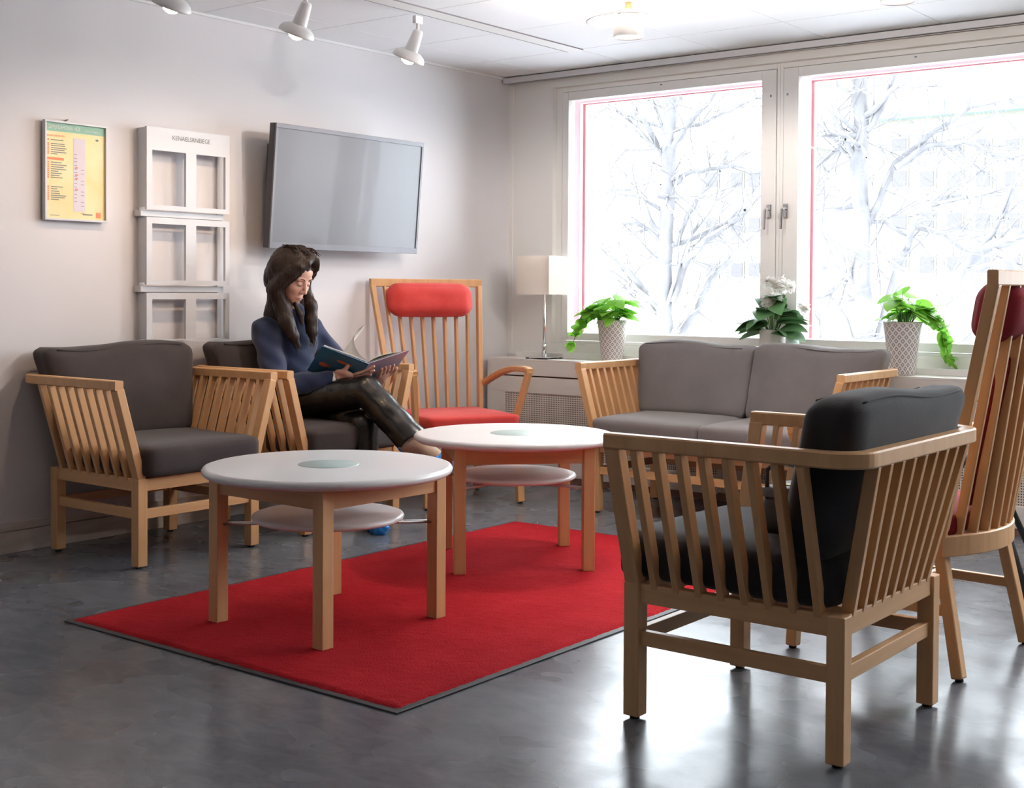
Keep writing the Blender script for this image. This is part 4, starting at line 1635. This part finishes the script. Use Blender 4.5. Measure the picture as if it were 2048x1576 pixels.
# head
bf_.ell(hd(-.008, 0, .028), (.098, .076, .094), HAX, .012)
bf_.ell(hd(.035, 0, -.02), (.062, .063, .088), HAX, .015)
bf_.ell(hd(.058, 0, -.075), (.036, .040, .036), HAX, .018)           # jaw
bf_.ell(hd(.080, 0, -.100), (.017, .020, .014), HAX, .016)           # chin
bf_.ell(hd(.062, 0, .048), (.032, .052, .035), HAX, .02)             # forehead
for s_ in (-1, 1):
    bf_.ell(hd(.066, s_ * .036, -.030), (.024, .024, .024), HAX, .018)   # cheek
    bf_.ell(hd(.083, s_ * .030, .020), (.014, .024, .009), HAX, .012)    # brow ridge
    bf_.ell(hd(.096, s_ * .031, .001), (.016, .019, .012), HAX, .010, 'sub')   # eye socket
    bf_.ell(hd(.079, s_ * .031, -.001), (.0155, .0165, .0125), HAX, .003)  # closed lid
    bf_.ell(hd(-.005, s_ * .077, -.01), (.016, .008, .03), HAX, .006)    # ear
    bf_.ell(hd(.103, s_ * .011, -.040), (.010, .008, .0075), HAX, .006)  # nostril wing
bf_.cap(hd(.093, 0, .010), hd(.113, 0, -.034), .0075, .0095, .010)   # nose
bf_.ell(hd(.0915, 0, -.068), (.010, .021, .0065), HAX, .008)          # lips
bf_.ell(hd(.0895, 0, -.080), (.010, .018, .007), HAX, .008)


def hand(field, wr, pc, fd, vd, fingers, thumb):
    """palm from the wrist, five separate jointed fingers"""
    fd, vd = fd.normalized(), (vd - fd * vd.dot(fd)).normalized()
    nd = fd.cross(vd)
    field.cap(wr, pc - fd * .02, .024, .026, .012)
    field.ell(pc, (.046, .040, .0155), (fd, vd, nd), .012)
    for pts, r0 in fingers:
        for i in range(len(pts) - 1):
            field.cap(pts[i], pts[i + 1], r0 - .0008 * i, r0 - .0008 * (i + 1), .0035)
    for i in range(len(thumb) - 1):
        field.cap(thumb[i], thumb[i + 1], .0125 - .0016 * i, .0112 - .0016 * i, .006)


def oncover(px, py, off):
    d = ray(px, py)
    q = BB + n1 * off
    return CAM + d * ((q - CAM).dot(n1) / d.dot(n1))


pcR = oncover(694, 752, .036)
fR = []
for (k0, k1, k2, r0) in (((716, 747, .030), (733, 741, .018), (748, 733, .008), .0088), ((718, 754, .032), (735, 748, .022), (748, 741, .012), .0088),
                         ((715, 760, .034), (730, 756, .024), (742, 749, .014), .0084), ((708, 765, .036), (720, 763, .028), (731, 757, .018), .0076)):
    fR.append(([pcR.lerp(oncover(*k0), .75), oncover(*k0), oncover(*k1), oncover(*k2)], r0))
thR = [oncover(683, 752, .040), oncover(688, 742, .030), oncover(696, 732, .016)]
vdir = oncover(694, 742, .036) - pcR
wrR2 = oncover(668, 758, .055)
hand(bf_, wrR2, pcR, oncover(716, 750, .036) - oncover(676, 755, .036), vdir, fR, thR)
# left hand behind the far cover
qL = BB + be * .52 + bs * BL * .62 - n2 * -.03
u1, u2 = be.normalized(), bs.normalized()
fL = [([qL - u2 * .03 + u1 * (.02 * (k - 1.5)), qL - u2 * .062 + u1 * (.021 * (k - 1.5)), qL - u2 * .092 + u1 * (.022 * (k - 1.5)) - n2 * .008], .0085) for k in range(4)]
hand(bf_, qL + u2 * .09 + n2 * .004, qL, -u2, u1, fL, [qL + u1 * .03, qL + u1 * .052 - u2 * .03, qL + u1 * .056 - u2 * .058])
wrL = qL + u2 * .09 + n2 * .004
bf_.cap(elR, wrR2, .034, .024, .02)
bf_.cap(elL, wrL, .034, .024, .02)
bf_.mesh('body', 'skin', pr, PO)

# small facial features
for s_ in (-1, 1):
    tube('eyebrow', [hd(.0975, s_ * .013, .020), hd(.0985, s_ * .021, .0245), hd(.0975, s_ * .030, .027), hd(.0935, s_ * .039, .026), hd(.087, s_ * .047, .022)], [.0016, .0024, .0024, .0020, .0010], 'brow', pr)
    tube('eyelashes', [hd(.0935, s_ * .018, -.004), hd(.0955, s_ * .025, -.0068), hd(.0958, s_ * .033, -.0072), hd(.0935, s_ * .040, -.0058), hd(.0895, s_ * .046, -.003)], [.0009, .0014, .0016, .0014, .0009], 'brow', pr)
for o_ in pr.children:
    if o_.name.split('.')[0] in ('eyebrow', 'eyelashes'):
        for v in o_.data.vertices:
            v.co -= PO
lf = Field(hd(.09, 0, -.075) - Vector((.05, .05, .05)), hd(.09, 0, -.075) + Vector((.05, .05, .05)), .002)
lf.ell(hd(.0975, 0, -.0690), (.0078, .0200, .0034), HAX, .001)
lf.ell(hd(.0950, 0, -.0770), (.0085, .0165, .0042), HAX, .001)
lf.mesh('lips', 'lip', pr, PO)


def knit(P, t=None):
    return .004 * np.sin(P[..., 2] * 55 + P[..., 0] * 30) * np.sin(P[..., 1] * 40 + P[..., 2] * 20)


sw = Field((.0, -2.40, .50), (.75, -1.68, 1.06), .006)
sw.ell((.225, -2.035, .62), (.150, .175, .12), None, .03, 'add', knit)
sw.cap((.215, -2.035, .62), (.215, -2.04, .83), .142, .138, .05, 'add', knit)
sw.ell((.235, -2.04, .86), (.115, .15, .085), None, .05, 'add', knit)
sw.cap(shR + Vector((-.01, .02, -.005)), shL + Vector((-.01, -.02, -.005)), .062, .062, .05)
sw.cap(neck0 + Vector((-.01, 0, -.03)), neck0 + Vector((.012, -.004, .025)), .085, .066, .03)
wA, wB = wrR2.lerp(elR, .06), wrL.lerp(elL, .1)
sw.cap(shR, elR, .066, .060, .03, 'add', lambda P, t: knit(P) * 1.6)
sw.cap(elR, wA, .060, .038, .025, 'add', lambda P, t: knit(P) * 1.3)
sw.cap(shL, elL, .066, .060, .03, 'add', lambda P, t: knit(P) * 1.6)
sw.cap(elL, wB, .060, .038, .025, 'add', lambda P, t: knit(P) * 1.3)
sw.mesh('sweater', 'sweater', pr, PO)
cu = []
dd = (wrR2 - elR).normalized()
cm = frame_mtx(wA + dd * .012 - PO, dd, (0, 0, 1))
link('cuff', lathe_mesh([(.036, -.008), (.0375, 0), (.036, .010), (.030, .012), (.030, -.008), (.036, -.008)], 24), 'cuff', pr, mtx=cm)


def folds(axis_o, amp, f1, f2):
    def fn(P, t):
        return amp * np.sin(P[..., 2] * f1 + P[..., 0] * f2 + 2 * np.sin(P[..., 1] * 30)) * (1 - np.abs(2 * t - 1) * .3)
    return fn


tf_ = Field((.02, -2.30, .02), (1.10, -1.78, .76), .006)
tf_.ell((.215, -2.035, .56), (.145, .175, .10), None, .03)
tf_.cap(hipR, knR, .092, .070, .025, 'add', folds(0, .0012, 25, 70))
tf_.cap(knR, anR + (knR - anR).normalized() * .012, .069, .073, .012, 'add', folds(0, .0016, -30, 45))
tf_.cap(hipL, knL, .092, .068, .025, 'add', folds(0, .001, 25, 70))
tf_.cap(knL, anL + Vector((0, 0, .05)), .068, .066, .012, 'add', folds(0, .0015, 8, 60))
tf_.ell(anR + (anR - knR).normalized() * .075, (.105, .105, .09), None, .004, 'sub')
tf_.ell(anL + Vector((0, 0, -.03)), (.07, .07, .05), None, .004, 'sub')
tf_.mesh('trousers', 'leather', pr, PO)

# boots and blue overshoes
for an, to, nm in ((anR, toR, 'R'), (anL, toL, 'L')):
    d = (to - an).normalized()
    if nm == 'R':
        sole = Vector((.35, .35, -.85))
    else:
        sole = Vector((0, 0, -1))
    sole = (sole - d * sole.dot(d)).normalized()
    shin = ((knR if nm == 'R' else knL) - an).normalized()
    lo = Vector([min(an[i], to[i]) for i in range(3)]) - Vector((.16, .16, .12))
    hi = Vector([max(an[i], to[i]) for i in range(3)]) + Vector((.16, .16, .16))
    b1 = Field(lo, hi, .005)
    b1.cap(an + shin * .09, an, .046, .044, .01)
    b1.cap(an, an + d * .10 + sole * .012, .045, .038, .02)
    b1.cap(an + d * .08 + sole * .014, to + sole * .004, .038, .032, .02)
    b1.ell(an - d * .02 + sole * .03, (.04, .04, .035), None, .02)
    b1.mesh('ankle_boot', 'boot', pr, PO)
    b2 = Field(lo, hi, .005)

    def crinkle(P, t=None):
        return .003 * np.sin(P[..., 0] * 170 + P[..., 1] * 90) * np.sin(P[..., 2] * 150)
    b2.cap(an + d * (.10 if nm == 'R' else .05) + sole * .022, to + sole * .008 + d * .015, .043, .042, .01, 'add', crinkle)
    b2.cap(an - d * .03 + sole * .048, to + sole * .020, .022, .024, .015, 'add', crinkle)
    b2.mesh('shoe_cover', 'bluecover', pr, PO)

# hair: cap, long locks and loose strands
hf = Field((.04, -2.36, .80), (.58, -1.84, 1.36), .005)


def hn(P, t=None):
    return .0014 * np.sin((P[..., 0] * .7 - P[..., 1]) * 190 + 3 * np.sin(P[..., 2] * 9)) + .0010 * np.sin((P[..., 0] + P[..., 1]) * 330 + 3 * np.sin(P[..., 2] * 7))


hf.ell(hd(-.016, 0, .036), (.112, .094, .104), HAX, .01, 'add', hn)
hf.ell(hd(-.055, 0, -.03), (.070, .088, .09), HAX, .03, 'add', hn)
hf.ell(hd(.092, .010, -.046), (.075, .067, .108), HAX, .012, 'sub')
locks = []


def lock(pts, rr, k=.02):
    for i in range(len(pts) - 1):
        hf.cap(pts[i], pts[i + 1], rr[i], rr[i + 1], k, 'add', hn)
    locks.append((pts, rr))


lock([hd(.055, -.030, .098), hd(.058, -.058, .074), hd(.044, -.076, .03), hd(.026, -.084, -.02), hd(.008, -.086, -.07), on(0, .335, 566, 618), on(0, .365, 573, 645), on(0, .385, 585, 670), on(0, .395, 597, 692)], [.012, .016, .021, .027, .033, .036, .033, .024, .009], .03)
lock([hd(-.04, -.06, .03), on(0, .25, 560, 585), on(0, .24, 550, 630), on(0, .26, 548, 660)], [.05, .055, .05, .025])
lock([hd(.040, .055, .08), hd(.035, .076, .03), hd(.030, .082, -.03), on(0, .385, 622, 612), on(0, .393, 622, 640), on(0, .40, 624, 662), on(0, .405, 627, 684)], [.014, .020, .023, .026, .026, .021, .008], .03)
lock([hd(-.07, .03, .0), on(0, .20, 590, 600), on(0, .19, 585, 640)], [.05, .05, .03])
lock([on(0, .37, 590, 606), on(0, .385, 600, 628), on(0, .392, 604, 650)], [.012, .015, .006], .01)
lock([hd(.062, .015, .120), hd(.080, -.020, .104), hd(.077, -.048, .080), hd(.060, -.070, .042), hd(.040, -.080, -.005)], [.011, .012, .012, .012, .010], .02)
lock([hd(.062, .015, .120), hd(.082, .030, .104), hd(.078, .055, .076), hd(.060, .072, .038), hd(.040, .080, .0)], [.011, .012, .012, .012, .010], .02)
lock([hd(.050, .02, .130), hd(.082, .035, .116), hd(.096, .045, .098)], [.012, .012, .005], .015)
hair = hf.mesh('hair', 'hair', pr, PO)
rnd = random.Random(12)
vs, fs = [], []
for pts, rr in locks[:3]:
    for q in range(26):
        off = Vector((rnd.gauss(0, 1), rnd.gauss(0, 1), rnd.gauss(0, .3)))
        off = off.normalized() * rnd.uniform(.75, 1.08)
        P = []
        for i, p in enumerate(pts):
            P.append(Vector(p) + off * rr[i] + Vector((rnd.gauss(0, .003), rnd.gauss(0, .003), 0)))
        P[-1] = P[-1] + Vector((rnd.gauss(0, .006), rnd.gauss(0, .006), -rnd.uniform(.0, .03)))
        fine = []
        for i in range(len(P) - 1):
            for j in range(4):
                fine.append(P[i].lerp(P[i + 1], j / 4) - PO)
        fine.append(P[-1] - PO)
        tube_data(fine, [.0013] * (len(fine) - 1) + [.0005], 4, False, vs, fs)
# swept-over front waves
for q in range(34):
    s0 = rnd.uniform(-.06, .05)
    P = []
    for j in range(9):
        u = j / 8
        a = -.65 + 1.15 * u
        rad = .103 + .007 * math.sin(u * 7 + q * .4) + rnd.uniform(0, .003)
        P.append(hd(math.sin(a) * rad - .004, s0 + .045 * u * (1 if q % 3 else -.5) + .006 * math.sin(u * 12 + q), .034 + math.cos(a) * rad) - PO)
    tube_data(P, [.0026] * 6 + [.002, .0015, .001], 5, False, vs, fs)
pyd('loose_hair', vs, fs, 'hair', pr)['kind'] = 'stuff'
